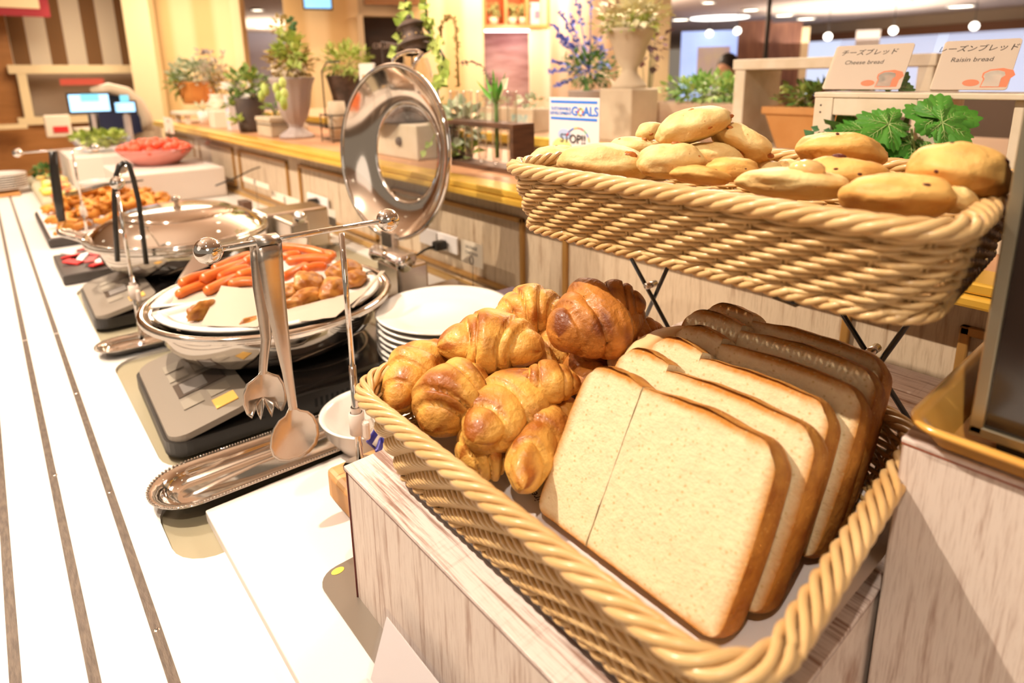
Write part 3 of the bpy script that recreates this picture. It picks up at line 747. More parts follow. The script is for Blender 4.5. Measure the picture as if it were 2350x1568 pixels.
CR = [ # end pixels, height, width, thickness, bend, label, material, name
 ((898, 935), (1015, 795), .236, .043, .042, .35, 'upright narrow croissant standing against the far left corner of the basket', M_crust),
 ((1012, 790), (1240, 800), .262, .050, .046, .5, 'long glossy croissant lying across the back, next to the white plates', M_crust),
 ((985, 985), (1110, 862), .236, .054, .052, .5, 'plump croissant with a curled brown tip just right of the upright one', M_crust),
 ((1035, 850), (1205, 865), .226, .048, .044, .5, 'croissant half hidden beneath the long glossy one, left side', M_crust),
 ((1078, 1005), (1292, 892), .232, .050, .044, .5, 'pale yellow croissant in the middle of the near row', M_crust),
 ((1055, 1052), (1175, 1020), .206, .044, .038, .3, 'small croissant tucked under the pale yellow one at the basket edge', M_crust),
 ((1178, 888), (1330, 880), .250, .032, .028, .2, 'flat split croissant lying on top in the centre of the heap', M_crust),
 ((1185, 1112), (1328, 938), .215, .038, .040, .45, 'slim croissant with dark ends leaning against the front bread slice', M_crust),
 ((1138, 728), (1300, 722), .268, .046, .046, .45, 'ridged croissant at the back, left of the darkest one', M_crust),
 ((1278, 768), (1468, 722), .284, .062, .056, .5, 'largest dark brown croissant on top at the back of the heap', M_dcrust),
 ((1340, 700), (1478, 700), .300, .040, .034, .4, 'very dark croissant lying behind the largest one', M_dcrust),
 ((1222, 845), (1332, 800), .236, .046, .044, .35, 'shiny brown croissant in the hollow below the largest one', M_crust),
 ((1350, 925), (1400, 805), .228, .044, .046, .3, 'reddish brown croissant between the heap and the bread slices', M_dcrust),
 ((1408, 810), (1512, 755), .262, .030, .030, .3, 'small croissant with a dark tip just right of the largest one', M_dcrust),
 ((1165, 822), (1250, 800), .226, .044, .038, .3, 'croissant in deep shade beneath the long glossy one, right side', M_dcrust),
]
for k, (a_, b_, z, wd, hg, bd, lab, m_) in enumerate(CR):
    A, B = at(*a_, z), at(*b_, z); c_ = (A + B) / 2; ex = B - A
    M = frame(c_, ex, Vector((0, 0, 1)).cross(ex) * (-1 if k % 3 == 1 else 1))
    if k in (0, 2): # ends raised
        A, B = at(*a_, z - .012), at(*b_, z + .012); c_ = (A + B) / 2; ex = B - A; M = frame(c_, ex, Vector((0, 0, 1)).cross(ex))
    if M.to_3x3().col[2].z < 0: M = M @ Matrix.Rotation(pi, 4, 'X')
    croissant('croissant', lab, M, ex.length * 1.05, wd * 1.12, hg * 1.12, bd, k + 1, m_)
for k, (a_, b_, z, wd, lab) in enumerate((((1440, 845), (1582, 765), .268, .034, 'long pale roll lying at the left end of the bread slices'), ((1404, 842), (1475, 818), .252, .030, 'short pale roll peeking out left of the bread slices'))):
    A, B = at(*a_, z), at(*b_, z); ex = B - A
    croissant('bread_roll', lab, frame((A + B) / 2, ex, Vector((0, 0, 1)).cross(ex)), ex.length, wd, wd * .9, .15, 40 + k, M_pale, ridges=0, group='pale rolls in the lower basket')

def half_slice(label, ya, yb, bX, bz, tX, tz, th, cut_hi, seed, top_off=0.0, H=.112):
    """ya<yb along y; cut_hi: the cut face is at the high-y end; front face looks to -x"""
    up = Vector((tX - bX, 0, tz - bz)); Hh = up.length + top_off; up.normalize()
    M = frame((bX, (ya + yb) / 2, bz), (0, 1, 0), up)
    wd = yb - ya; n = 36; r = .016; vs = []; aa = []; fs = []
    def pos(u, v):
        x, y = (u - .5) * wd, v * Hh
        xo = x if cut_hi is False else -x      # xo>0 is the outer side when the cut is at the low end
        # rounded outer corners
        for yc, sy in ((Hh - r, 1), (r * .6, -1)):
            rr = r if sy > 0 else r * .6; xc = wd / 2 - rr
            if xo > xc and (y - yc) * sy > 0:
                vx, vy = xo - xc, y - yc; nn = sqrt(vx * vx + vy * vy)
                if nn > 1e-9: k = max(abs(vx), abs(vy)) / nn; xo, y = xc + vx * k, yc + vy * k
        x = xo if cut_hi is False else -xo
        tt = max(0, (v - .6) / .4); y += .0045 * tt * sin(pi * u) + .0015 * tt * noise.noise(Vector((u * 5, seed, 0)))
        if v < .5: x += 0
        side = (u - .5) * 2 * (1 if cut_hi is False else -1)
        x += (.0022 * sin(pi * v)) * (-1 if side < 0 else 1) * (abs(side) ** 6) * (-1 if cut_hi else 1) * (1 if side > 0 else .2)
        e_out = (wd / 2 - xo); e_top = Hh - y; e_bot = y
        e = min(e_out, e_top, e_bot); return x, y, e
    def e_side(x): return (abs(x) > wd / 2 - .02) and ((x < 0) == bool(cut_hi))
    for sgn in (-1, 1):
        for j in range(n + 1):
            for i in range(n + 1):
                x, y, e = pos(i / n, j / n)
                z = sgn * th / 2 * (1 - .06 * max(0, 1 - e / .003) ** 2) + .0007 * noise.noise(Vector((x * 90, y * 90, seed * 7 + sgn)))
                vs.append((x, y, z)); v_ = max(0, 1 - e / (.0075 if e_side(x) else .0045)); aa.append(min(1, v_ ** 1.6 * 1.0 + .03))
    N1 = (n + 1) ** 2
    for j in range(n):
        for i in range(n):
            a = j * (n + 1) + i; fs.append((a, a + n + 1, a + n + 2, a + 1)); fs.append((N1 + a, N1 + a + 1, N1 + a + n + 2, N1 + a + n + 1))
    mb = MB(); mb.add(vs, fs, 0, a=aa)
    # edge band: its own vertices, 4 across
    bd = [(i, 0) for i in range(n)] + [(n, j) for j in range(n)] + [(n - i, n) for i in range(n)] + [(0, n - j) for j in range(n)]
    base = len(mb.v); Kb = len(bd)
    for q in range(5):
        w_ = -1 + 2 * q / 4
        for (i, j) in bd:
            x, y, e = pos(i / n, j / n)
            bulge = .0016 * (1 - w_ * w_)
            cxx, cyy = x, y - Hh / 2; L_ = sqrt(cxx * cxx + cyy * cyy)
            zz = w_ * th / 2 * .96
            mb.v.append(Vector((x + cxx / L_ * bulge, y + cyy / L_ * bulge, zz))); mb.a.append(.0)
    for q in range(4):
        for k in range(Kb):
            k2 = (k + 1) % Kb; i0, j0 = bd[k]; i1, j1 = bd[k2]
            cut = (i0 == n and i1 == n) if cut_hi else (i0 == 0 and i1 == 0)
            mb.f.append([base + q * Kb + k, base + q * Kb + k2, base + (q + 1) * Kb + k2, base + (q + 1) * Kb + k])
            mb.m.append(0 if cut else 1); mb.sm.append(True)
    o = mb.build('bread_slice', [M_slice, M_bcrust]); o.matrix_world = M
    tag(o, label, 'bread', 'half slices of white loaf in the lower basket'); return o
ORD = ('frontmost', 'second', 'third', 'fourth', 'fifth', 'rearmost')
#       bottom x, top x, top z, y near, y far, split
SL = [(.281, .338, .279, .150, .303, .252), (.315, .372, .279, .143, .303, .258), (.349, .407, .280, .150, .298, .252),
      (.383, .441, .281, .143, .299, .255), (.417, .472, .284, .146, .311, .256), (.450, .502, .283, .152, .310, .262)]
for k, (bX, tX, tz, y0, y1, ys) in enumerate(SL):
    pos_ = {0: 'frontmost slice of the row, facing the counter', 1: 'slice directly behind the frontmost one', 2: 'third slice from the front', 3: 'fourth slice from the front', 4: 'last but one slice towards the wall', 5: 'rearmost slice nearest the wall'}[k]
    half_slice('larger right half of white bread, ' + pos_, y0, ys - .0007, bX, .1795, tX, tz, .0268, True, k * 2 + 1)
    half_slice('smaller left half of white bread, ' + pos_, ys + .0007, y1, bX + (.0015 if k else 0), .1795, tX + (.003 if k else 0), tz, .0268, False, k * 2 + 2, .003 if k else 0)

def bun(name, label, px, py, X, lpx, hpx, ang, m, seed, dz=1.0, depth=.9, group=None, dimple=False, deco=()):
    c_ = atX(px, py, X); dist = -(RC.transposed() @ (c_ - Vector((0, 0, HCAM)))).z
    a = lpx / 2 * dist / FPX; c = hpx / 2 * dist / FPX; b = a * depth
    w_ = radians(ang); ex = RC @ Vector((cos(w_), sin(w_), 0)); ez = RC @ Vector((-sin(w_), cos(w_), 0)); ey = ez.cross(ex)
    nu, nv = 48, 32; vs = []; aa = []; fs = []
    for i in range(nv + 1):
        p = pi * i / nv
        for j in range(nu):
            t = 2 * pi * j / nu; d_ = Vector((sin(p) * cos(t), sin(p) * sin(t), -cos(p)))
            k = 1.04 + .15 * noise.noise(d_ * 1.5 + Vector((seed * 5, 0, 0))) + .03 * noise.noise(d_ * 6 + Vector((seed, 3, 0)))
            q = Vector((d_.x * a, d_.y * b, d_.z * c)) * k
            sp = 2.4; q.z = q.z * (1 - .12 * abs(d_.x) ** 4)
            if d_.z < -.7: q.z = -.7 * c - (abs(d_.z) - .7) * c * .45
            if dimple: q.z -= .55 * c * math.exp(-((d_.x ** 2 + d_.y ** 2) / .12)) * (1 if d_.z > 0 else 0)
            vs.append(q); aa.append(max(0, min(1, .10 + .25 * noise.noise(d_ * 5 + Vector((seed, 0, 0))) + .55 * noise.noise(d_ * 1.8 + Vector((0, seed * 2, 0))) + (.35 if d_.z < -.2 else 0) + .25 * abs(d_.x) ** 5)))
    for i in range(nv):
        for j in range(nu): fs.append((i * nu + j, i * nu + (j + 1) % nu, (i + 1) * nu + (j + 1) % nu, (i + 1) * nu + j))
    M = Matrix(((ex.x, ey.x, ez.x, c_.x), (ex.y, ey.y, ez.y, c_.y), (ex.z, ey.z, ez.z, c_.z), (0, 0, 0, 1)))
    mb = MB(); mb.add(vs, fs, a=aa); o = mb.build(name, m); o.matrix_world = M; tag(o, label, 'bread', group)
    for (dx, dz_, rr, kind) in deco:      # position on the side that faces the aisle
        yy = -b * sqrt(max(.02, 1 - dx * dx - dz_ * dz_)); pt = Vector((dx * a, yy, dz_ * c)); rr *= 1.0
        mb = MB(); r3 = (rr, rr * .7, rr * .6)
        mb.ball((0, 0, 0), r3, nu=12, nv=8)
        for q_ in mb.v: q_ *= 1 + .25 * noise.noise(q_ * 300 + Vector((seed, 0, 0)))
        mb.v = [q_ + pt * (1.0 if kind == 'raisin' else .985) for q_ in mb.v]
        mb.build(kind, {'raisin': M_raisin, 'cheese_bit': M_cheese, 'cheese_filling': M_jam}[kind], o)
    return o
GC, GR = 'cheese buns in the upper basket', 'raisin buns in the upper basket'
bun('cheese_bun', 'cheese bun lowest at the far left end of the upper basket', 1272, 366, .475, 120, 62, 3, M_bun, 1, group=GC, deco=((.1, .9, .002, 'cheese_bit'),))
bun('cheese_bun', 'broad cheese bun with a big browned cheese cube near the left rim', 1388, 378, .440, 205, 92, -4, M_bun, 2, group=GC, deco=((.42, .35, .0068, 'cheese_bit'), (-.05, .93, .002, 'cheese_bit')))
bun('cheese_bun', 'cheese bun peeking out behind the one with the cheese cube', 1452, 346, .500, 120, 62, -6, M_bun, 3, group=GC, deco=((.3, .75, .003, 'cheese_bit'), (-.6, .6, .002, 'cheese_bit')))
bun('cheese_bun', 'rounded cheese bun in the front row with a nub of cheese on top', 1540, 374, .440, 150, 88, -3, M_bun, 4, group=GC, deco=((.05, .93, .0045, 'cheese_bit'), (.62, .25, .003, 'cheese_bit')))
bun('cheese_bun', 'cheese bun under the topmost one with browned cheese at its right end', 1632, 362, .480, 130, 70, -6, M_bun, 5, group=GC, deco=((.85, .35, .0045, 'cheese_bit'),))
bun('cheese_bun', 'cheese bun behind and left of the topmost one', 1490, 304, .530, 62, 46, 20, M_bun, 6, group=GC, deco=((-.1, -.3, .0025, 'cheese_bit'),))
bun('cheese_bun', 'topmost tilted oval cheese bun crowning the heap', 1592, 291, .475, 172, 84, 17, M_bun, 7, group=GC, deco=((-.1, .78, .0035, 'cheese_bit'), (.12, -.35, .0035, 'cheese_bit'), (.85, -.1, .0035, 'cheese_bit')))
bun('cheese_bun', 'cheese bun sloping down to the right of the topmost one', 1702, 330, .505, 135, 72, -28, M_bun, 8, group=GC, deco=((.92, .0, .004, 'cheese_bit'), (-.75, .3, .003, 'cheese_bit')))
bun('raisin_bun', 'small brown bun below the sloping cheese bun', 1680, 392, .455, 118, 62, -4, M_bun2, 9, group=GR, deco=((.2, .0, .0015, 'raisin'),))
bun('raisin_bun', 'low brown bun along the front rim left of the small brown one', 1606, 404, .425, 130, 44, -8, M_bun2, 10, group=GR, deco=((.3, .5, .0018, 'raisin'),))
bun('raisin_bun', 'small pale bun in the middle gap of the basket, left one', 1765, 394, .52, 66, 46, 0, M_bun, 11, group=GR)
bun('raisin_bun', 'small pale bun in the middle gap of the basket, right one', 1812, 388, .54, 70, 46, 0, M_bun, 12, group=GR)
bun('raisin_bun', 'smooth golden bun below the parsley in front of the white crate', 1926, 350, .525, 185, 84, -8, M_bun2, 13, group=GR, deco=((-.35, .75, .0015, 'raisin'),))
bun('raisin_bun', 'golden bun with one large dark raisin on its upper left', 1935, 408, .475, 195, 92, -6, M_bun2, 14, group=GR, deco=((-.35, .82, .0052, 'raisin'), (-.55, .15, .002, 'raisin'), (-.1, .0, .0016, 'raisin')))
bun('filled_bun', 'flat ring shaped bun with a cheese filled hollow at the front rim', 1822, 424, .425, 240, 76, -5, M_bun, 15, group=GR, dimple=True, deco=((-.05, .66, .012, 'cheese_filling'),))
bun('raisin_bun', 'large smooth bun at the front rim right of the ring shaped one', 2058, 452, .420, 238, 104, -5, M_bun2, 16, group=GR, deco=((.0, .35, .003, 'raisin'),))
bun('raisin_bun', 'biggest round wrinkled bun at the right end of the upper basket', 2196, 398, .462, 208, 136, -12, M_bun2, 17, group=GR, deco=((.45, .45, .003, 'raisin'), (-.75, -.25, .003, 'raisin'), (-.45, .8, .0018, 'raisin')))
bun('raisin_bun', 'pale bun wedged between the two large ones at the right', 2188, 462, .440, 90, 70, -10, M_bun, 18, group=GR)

# ------------------------------------------------------------------ tongs, stands, cooktops, chafing dishes
def tong_stand(label, x, y, zb, zt, xa, xb, clip=True, ya=None, yb=None):
    t = thing('tong_stand', label, 'stand', (x, y, zb), 0, 'chrome tong stands along the counter')
    mb = MB(); mb.lathe([(0, 0), (.020, 0), (.020, .002), (.006, .005), (.0045, .007)], 24, M=TR(x, y, zb)); mb.build('foot', M_chrome, t, w=True)
    MB().tube([(x, y, zb + .003), (x, y, zb + (zt - zb) * .45)], .0042, 12).build('lower_post', M_chrome, t, w=True)
    MB().tube([(x, y, zb + (zt - zb) * .44), (x, y, zt - .002)], .0032, 12).build('upper_post', M_chrome, t, w=True)
    A = Vector((xa, ya if ya is not None else y + .012, zt)); B = Vector((xb, yb if yb is not None else y + .012, zt))
    MB().tube([A, B], .0033, 12).build('cross_bar', M_chrome, t, w=True)
    for p in (A, B): MB().ball(p, .0135, nu=24, nv=16).build('ball_end', M_chrome, t, w=True)
    if clip:
        z = zb + (zt - zb) * (.15 if zb > .01 else .30)
        mb = MB(); mb.lathe([(.0072, 0), (.0090, .001), (.0090, .027), (.0072, .028)], 16, M=TR(x, y, z)); mb.box((x + .001, y - .018, z - .004), (x + .009, y - .004, z + .020), bev=.004)
        mb.lathe([(.0060, 0), (.0060, .008)], 12, M=TR(x, y, z + .027)); mb.build('plastic_clip', mat('pale_pink_plastic', (.78, .66, .58), .35), t, w=True)
    return t
tong_stand('tall chrome T stand with ball ends holding the spoon and fork tongs', .280, .630, .0505, .340, .149, .345, ya=.645, yb=.645)
tong_stand('chrome T stand carrying the thin black tongs, before the closed chafing dish', .174, 1.365, .0, .305, .190, .238, ya=1.47, yb=1.73)
tong_stand('farthest chrome T stand with the wide black tongs by the fried food', .205, 2.40, 0, .300, .071, .266, ya=2.414, yb=2.414)

# stainless spoon and fork tongs folded over the bar
tg = thing('serving_tongs', 'stainless tongs with a fork arm and a spoon arm hung over the chrome bar', 'tongs', (.235, .645, .343))
def arm(pix, widths, X0, yoff, endshape, name, m):
    """flat steel arm following picture points at a fixed distance row"""
    pts = [atY(px, py, yoff + dy) for (px, py, dy) in pix]
    mb = MB(); n = len(pts); vs = []; fs = []
    for i, p in enumerate(pts):
        d = (pts[min(i + 1, n - 1)] - pts[max(0, i - 1)]).normalized(); sx = d.cross(Vector((0, 1, 0))).normalized()
        if sx.x < 0: sx = -sx
        for th in (-.0006, .0006):
            for k in (-1, -.5, 0, .5, 1):
                vs.append(p + sx * widths[i] / 2 * k + Vector((0, th + .0012 * (abs(k) ** 2), 0)))
    for i in range(n - 1):
        a = i * 10; b = a + 10
        for k in range(4): fs.append((a + k, a + k + 1, b + k + 1, b + k)); fs.append((a + 5 + k, b + 5 + k, b + 6 + k, a + 6 + k))
        fs.append((a, b, b + 5, a + 5)); fs.append((a + 4, a + 9, b + 9, b + 4))
    fs.append((0, 5, 6, 1)); fs.append((1, 6, 7, 2)); fs.append((2, 7, 8, 3)); fs.append((3, 8, 9, 4))
    mb.add(vs, fs); return mb, pts
YF, YN = .652, .636
mbA, pA = arm([(596, 556, 0), (598, 600, 0), (600, 660, 0), (607, 720, 0), (612, 780, 0), (606, 830, 0), (604, 860, 0)], [.020, .0190, .0165, .0140, .0108, .0092, .0085], 0, YF, None, 'arm', M_steel2)
mbA.build('fork_arm', M_steel2, tg, w=True)
mbB, pB = arm([(618, 556, 0), (622, 600, 0), (632, 680, 0), (648, 780, 0), (660, 850, 0), (668, 900, 0), (674, 940, 0)], [.0260, .0250, .0215, .0160, .0115, .0100, .0095], 0, YN, None, 'arm', M_steel2)
mbB.build('spoon_arm', M_steel2, tg, w=True)
# bend over the bar
c0 = Vector(((atY(608, 545, .645)).x, .645, .3405)); mb = MB(); K = 14; vs = []; fs = []
for i in range(K + 1):
    w_ = pi * i / K; yy = .644 - .0085 * cos(w_); zz = .338 + .0085 * sin(w_) + .0
    xo = atY(618, 556, YN).x * (1 - i / K) + atY(596, 556, YF).x * (i / K)
    for k in (-1, 1): vs.append((xo + k * .0120, yy, zz)); vs.append((xo + k * .0120, .644 - .0095 * cos(w_), .338 + .0095 * sin(w_)))
for i in range(K):
    a = i * 4; fs += [(a, a + 4, a + 6, a + 2), (a + 1, a + 3, a + 7, a + 5), (a, a + 1, a + 5, a + 4), (a + 2, a + 6, a + 7, a + 3)]
mb.add(vs, fs); mb.build('spring_bend', M_steel2, tg, w=True)
def bowl_poly(outline, Y, cup, m, name):
    P_ = [atY(x, y, Y) for (x, y) in outline]; c_ = sum(P_, Vector()) / len(P_)
    rad = max((p - c_).length for p in P_); n = len(P_); R_ = 8; vs = []; fs = []
    for side in (0, 1):
        vs.append(c_ + Vector((0, cup + side * .0009, 0)))
        for r in range(1, R_ + 1):
            f = r / R_
            for p in P_: vs.append(c_ + (p - c_) * f + Vector((0, cup * (1 - f * f) + side * .0009, 0)))
    N1 = 1 + R_ * n
    for s_ in (0, 1):
        o_ = s_ * N1
        for i in range(n):
            q = (o_, o_ + 1 + i, o_ + 1 + (i + 1) % n); fs.append(q if s_ == 0 else q[::-1])
            for r in range(R_ - 1):
                a, b = o_ + 1 + r * n + i, o_ + 1 + r * n + (i + 1) % n; q = (a, a + n, b + n, b); fs.append(q if s_ == 0 else q[::-1])
    for i in range(n):
        a, b = 1 + (R_ - 1) * n + i, 1 + (R_ - 1) * n + (i + 1) % n; fs.append((a, N1 + a, N1 + b, b))
    mb = MB(); mb.add(vs, fs); return mb
fork = [(598, 852), (612, 852), (625, 858), (641, 862), (652, 880), (657, 900), (658, 922), (650, 942), (644, 944), (636, 925), (632, 920), (629, 940), (624, 958), (617, 945), (608, 927), (603, 948), (599, 966), (591, 950), (585, 925), (581, 945), (579, 962), (566, 952), (558, 932), (557, 908), (566, 882), (580, 872), (592, 862)]
bowl_poly(fork, YF, .007, M_steel2, 'f').build('fork_head', M_steel2, tg, w=True)
spoon = [(664, 936), (682, 936), (690, 941), (708, 944), (722, 955), (731, 975), (733, 998), (727, 1020), (712, 1038), (690, 1053), (664, 1061), (642, 1060), (627, 1050), (620, 1030), (622, 1005), (628, 985), (640, 966), (655, 955)]
bowl_poly(spoon, YN, .009, M_steel2, 's').build('spoon_head', M_steel2, tg, w=True)

# black tongs on the middle and far stands
bt = thing('black_tongs', 'thin black tongs hanging from the middle chrome stand', 'tongs', (.195, 1.50, .31))
for (pl, nm) in (([(285, 372), (274, 382), (267, 400), (262, 450), (265, 520), (270, 600)], 'arm'), ([(285, 372), (296, 378), (306, 410), (318, 460), (328, 540), (336, 606)], 'arm')):
    MB().tube([atY(x, y, 1.52) for x, y in pl], .0050, 8).build(nm, M_black, bt, w=True)
bt = thing('black_tongs', 'wide black tongs hanging at the far left above the fried food', 'tongs', (.14, 2.42, .30))
MB().tube([atY(x, y, 2.43) for x, y in ((122, 345), (126, 400), (134, 460), (142, 508))], [.012, .013, .0135, .011], 10).build('arm', M_black, bt, w=True)
MB().tube([atY(x, y, 2.43) for x, y in ((122, 345), (118, 348), (130, 440), (136, 500))], [.008, .008, .009, .008], 8).build('arm', M_black, bt, w=True)

# induction cooktops
def cooktop(label, x, y, rz):
    t = thing('induction_cooktop', label, 'cooktop', (x, y, -.004), rz, 'portable induction cooktops under the chafing dishes')
    # local x: depth away from the aisle, y: along the counter
    mb = MB(); extrude(mb, rrect(0, 0, .38, .30, .03), .008, .029); extrude(mb, rrect(.117, 0, .38, .30, .012), .029, .0435); mb.build('body', M_black, t)
    mb = MB(); out = rrect(.004, .004, .118, .296, .026)
    vs = [(p[0], p[1], .024 + .026 * p[0] / .118) for p in out] + [(p[0] + .001, p[1], .0338 + .026 * p[0] / .118) for p in out]; n = len(out)
    mb.add(vs, [tuple(range(n, 2 * n))] + [(i, (i + 1) % n, n + (i + 1) % n, n + i) for i in range(n)], sm=False)
    mb.build('control_panel', M_grey, t)
    mb = MB(); extrude(mb, rrect(.122, .008, .374, .292, .012), .0435, .0545); mb.build('glass_plate', mat('black_glass', (.02, .016, .014), .12, coat=.5), t)
    mb = MB(); mb.lathe([(.098, .0548), (.100, .0552), (.102, .0548)], 48, M=TR(.247, .15, 0)); mb.build('heating_ring_mark', M_steel2, t)
    def zt(xx): return .0344 + .026 * xx / .118
    def slab(nm, x0, x1, y0, y1, m, h=.0008):
        mb = MB(); mb.add([(x0, y0, zt(x0)), (x1, y0, zt(x1)), (x1, y1, zt(x1)), (x0, y1, zt(x0)), (x0, y0, zt(x0) + h), (x1, y0, zt(x1) + h), (x1, y1, zt(x1) + h), (x0, y1, zt(x0) + h)],
            [(0, 3, 2, 1), (4, 5, 6, 7), (0, 1, 5, 4), (1, 2, 6, 5), (2, 3, 7, 6), (3, 0, 4, 7)], sm=False); return mb.build(nm, m, t)
    slab('display_window', .036, .104, .112, .162, mat('dark_display', (.10, .075, .06), .2))
    slab('lcd_screen', .044, .078, .118, .156, mat('grey_lcd', (.30, .27, .25), .25), .0012)
    slab('start_button', .070, .100, .028, .058, mat('yellow_button', (.85, .50, .12), .4), .0012)
    for (a_, b_) in ((.035, .07), (.072, .07), (.035, .176), (.072, .176), (.035, .215), (.072, .215)):
        slab('button', a_, a_ + .028, b_, b_ + .030, mat('grey_button', (.33, .28, .22), .4), .0009)
    for k in range(12):
        MB().box((.20 + k * .0085, -.0006, .018), (.204 + k * .0085, .0005, .032)).build('vent_slot', mat('slot_black', (.004, .004, .004), .8), t)
    for (a_, b_) in ((.04, .03), (.34, .03), (.04, .27), (.34, .27)):
        MB().lathe([(0, 0), (.010, 0), (.010, .012), (0, .012)], 16, M=TR(a_, b_, -.002 + .002)).build('rubber_foot', M_black, t)
    return t
cooktop('nearest induction cooktop with grey panel, under the open chafing dish', .120, .872, radians(-2))
cooktop('induction cooktop beneath the closed lid chafing dish', .112, 1.480, radians(-1))

# the chafing dishes
def ring_pts(cx_, cy_, r, z, n=64): return [(cx_ + r * cos(2 * pi * i / n), cy_ + r * sin(2 * pi * i / n), z) for i in range(n)]
def chafer(label, cx_, cy_, z0, R_=.1835):
    t = thing('chafing_dish', label, 'chafing dish', (cx_, cy_, z0))
    mb = MB(); mb.lathe([(0, .0), (.10, .0), (.125, .006), (.145, .022), (.156, .045), (.160, .075), (.160, .088), (.157, .088), (.155, .05), (.14, .028), (.11, .012), (0, .008)], 72, M=Matrix.Diagonal((1.12, 1.12, .84, 1))); mb.build('water_pan', M_steel, t)
    mb = MB(); mb.lathe([(.158, .084), (.168, .090), (.176, .091), (.180, .088), (.186, .090), (R_, .092), (R_ + .004, .096), (R_ + .003, .101), (R_ - .003, .103), (R_ - .010, .100), (.178, .098), (.170, .099), (.160, .094)], 96, M=Matrix.Diagonal((1.1, 1.1, .84, 1))); mb.build('rolled_rim', M_steel, t)
    return t
C1 = Vector((.342, 1.079, .0535)); CH1 = chafer('open round steel chafing dish holding sausages and chicken', *C1)
# hinge block on the wall side
mb = MB()
hb = Vector((.600, 1.100, .110))
mb.box((hb.x - .02, hb.y - .045, .06), (hb.x + .05, hb.y + .045, .138), bev=.006); mb.box((hb.x - .012, hb.y - .038, .138), (hb.x + .03, hb.y + .038, .160), bev=.006)
mb.build('hinge_block', M_steel2, CH1, w=True)
MB().tube([(hb.x - .012, hb.y - .052, .148), (hb.x - .012, hb.y + .052, .148)], .013, 20).build('hinge_roller', M_chrome, CH1, w=True)
for s_ in (-1, 1): MB().tube([(hb.x - .012, hb.y + s_ * .052, .148), (hb.x - .012, hb.y + s_ * .060, .148)], .017, 20).build('hinge_cap', M_chrome, CH1, w=True)
MB().box((hb.x - .06, hb.y - .055, .050), (.76, hb.y + .03, .060), bev=.004).build('rear_foot', mat('brown_tinted_steel', (.42, .30, .20), .15, .8), CH1, w=True)
# raised lid: rim, domed steel ring and glass centre, axis pointing to the wall
def lid(t, M, steel_inner=.107):
    R_ = .180
    mb = MB(); mb.lathe([(R_ + .001, -.003), (R_ + .004, .000), (R_ + .003, .005), (R_ - .002, .006), (R_ - .006, .002), (R_ - .004, -.003), (R_ + .001, -.003)], 96, M=M); mb.build('lid_rim', M_steel, t, w=True)
    mb = MB(); mb.lathe([(R_ - .005, .003), (R_ - .012, .010), (R_ - .03, .026), (R_ - .05, .036), (steel_inner + .004, .042), (steel_inner, .0425)], 96, M=M)
    mb.lathe([(steel_inner, .0410), (steel_inner + .004, .0405), (R_ - .05, .0345), (R_ - .03, .0245), (R_ - .012, .0085), (R_ - .005, .0015)], 96, M=M); mb.build('lid_dome', mat('lid_dome_steel', (.86, .77, .68), .11, 1.0), t, w=True)
    mb = MB(); mb.lathe([(steel_inner + .003, .0395), (steel_inner + .006, .042), (steel_inner + .002, .0455), (steel_inner - .003, .044), (steel_inner - .003, .040), (steel_inner + .003, .0395)], 80, M=M); mb.build('glass_ring', M_steel, t, w=True)
    mb = MB(); pr = [(steel_inner * cos(pi / 2 * i / 10), .043 + .012 * sin(pi / 2 * i / 10)) for i in range(11)]
    mb.lathe(pr, 64, M=M); mb.lathe([(r, z - .0018) for r, z in pr][::-1], 64, M=M); mb.build('lid_glass', M_glass, t, w=True)
LC = atX(896, 352, .640)
ML = frame(LC, Vector((0, 1, 0)), Vector((.06, 0, 1)))     # z axis towards +x
ML = Matrix.Translation(LC) @ RZ(radians(8)) @ Matrix.Rotation(radians(5), 4, 'Y') @ Matrix(((-.06 * 0 + 0, .0, 1, 0), (1, 0, 0, 0), (0, 1, 0, 0), (0, 0, 0, 1)))
lid(CH1, ML)
hp = [LC + Vector((.038 + dx, dy, dz)) for dx, dy, dz in ((0, .035, .176), (.004, .040, .190), (.012, .030, .200), (.018, 0, .206), (.020, -.03, .205), (.018, -.052, .200), (.006, -.050, .186), (0, -.042, .168))]
MB().tube(hp, .0045, 12).build('lid_handle', M_chrome, CH1, w=True)
MB().box((LC.x - .022, LC.y - .025, .150), (LC.x - .008, LC.y + .025, LC.z - .165), bev=.003).build('lid_bracket', M_steel2, CH1, w=True)

C2 = Vector((.340, 1.720, .0535)); CH2 = chafer('round steel chafing dish with its dark mirror lid closed', *C2)
M2 = TR(C2.x, C2.y, C2.z + .086)
R_ = .200
MB().lathe([(R_ + .002, -.002), (R_ + .005, .001), (R_ + .003, .006), (R_ - .004, .007), (R_ - .006, .002), (R_ - .004, -.002), (R_ + .002, -.002)], 96, M=M2).build('lid_rim', M_steel, CH2, w=True)
MB().lathe([(R_ - .005, .004), (R_ - .02, .020), (R_ - .045, .036), (.13, .044)], 96, M=M2).build('lid_band', M_steel, CH2, w=True)
pr = [(.131 * cos(pi / 2 * i / 12), .043 + .022 * sin(pi / 2 * i / 12)) for i in range(13)]
MB().lathe(pr, 80, M=M2).build('lid_glass', mat('smoky_mirror_glass', (.42, .31, .22), .04, .85, coat=1), CH2, w=True)
mb = MB(); mb.lathe([(.0, .066), (.006, .066), (.006, .072)], 16, M=M2); mb.ball((C2.x, C2.y, M2.translation.z + .079), (.011, .011, .008)); mb.build('lid_knob', M_chrome, CH2, w=True)
hq = [Vector((C2.x - R_ * cos(a) - o_, C2.y + R_ * sin(a), C2.z + .094 + z_)) for a, o_, z_ in ((-.25, 0, 0), (-.22, .03, .02), (-.1, .045, .026), (.1, .045, .026), (.22, .03, .02), (.25, 0, 0))]
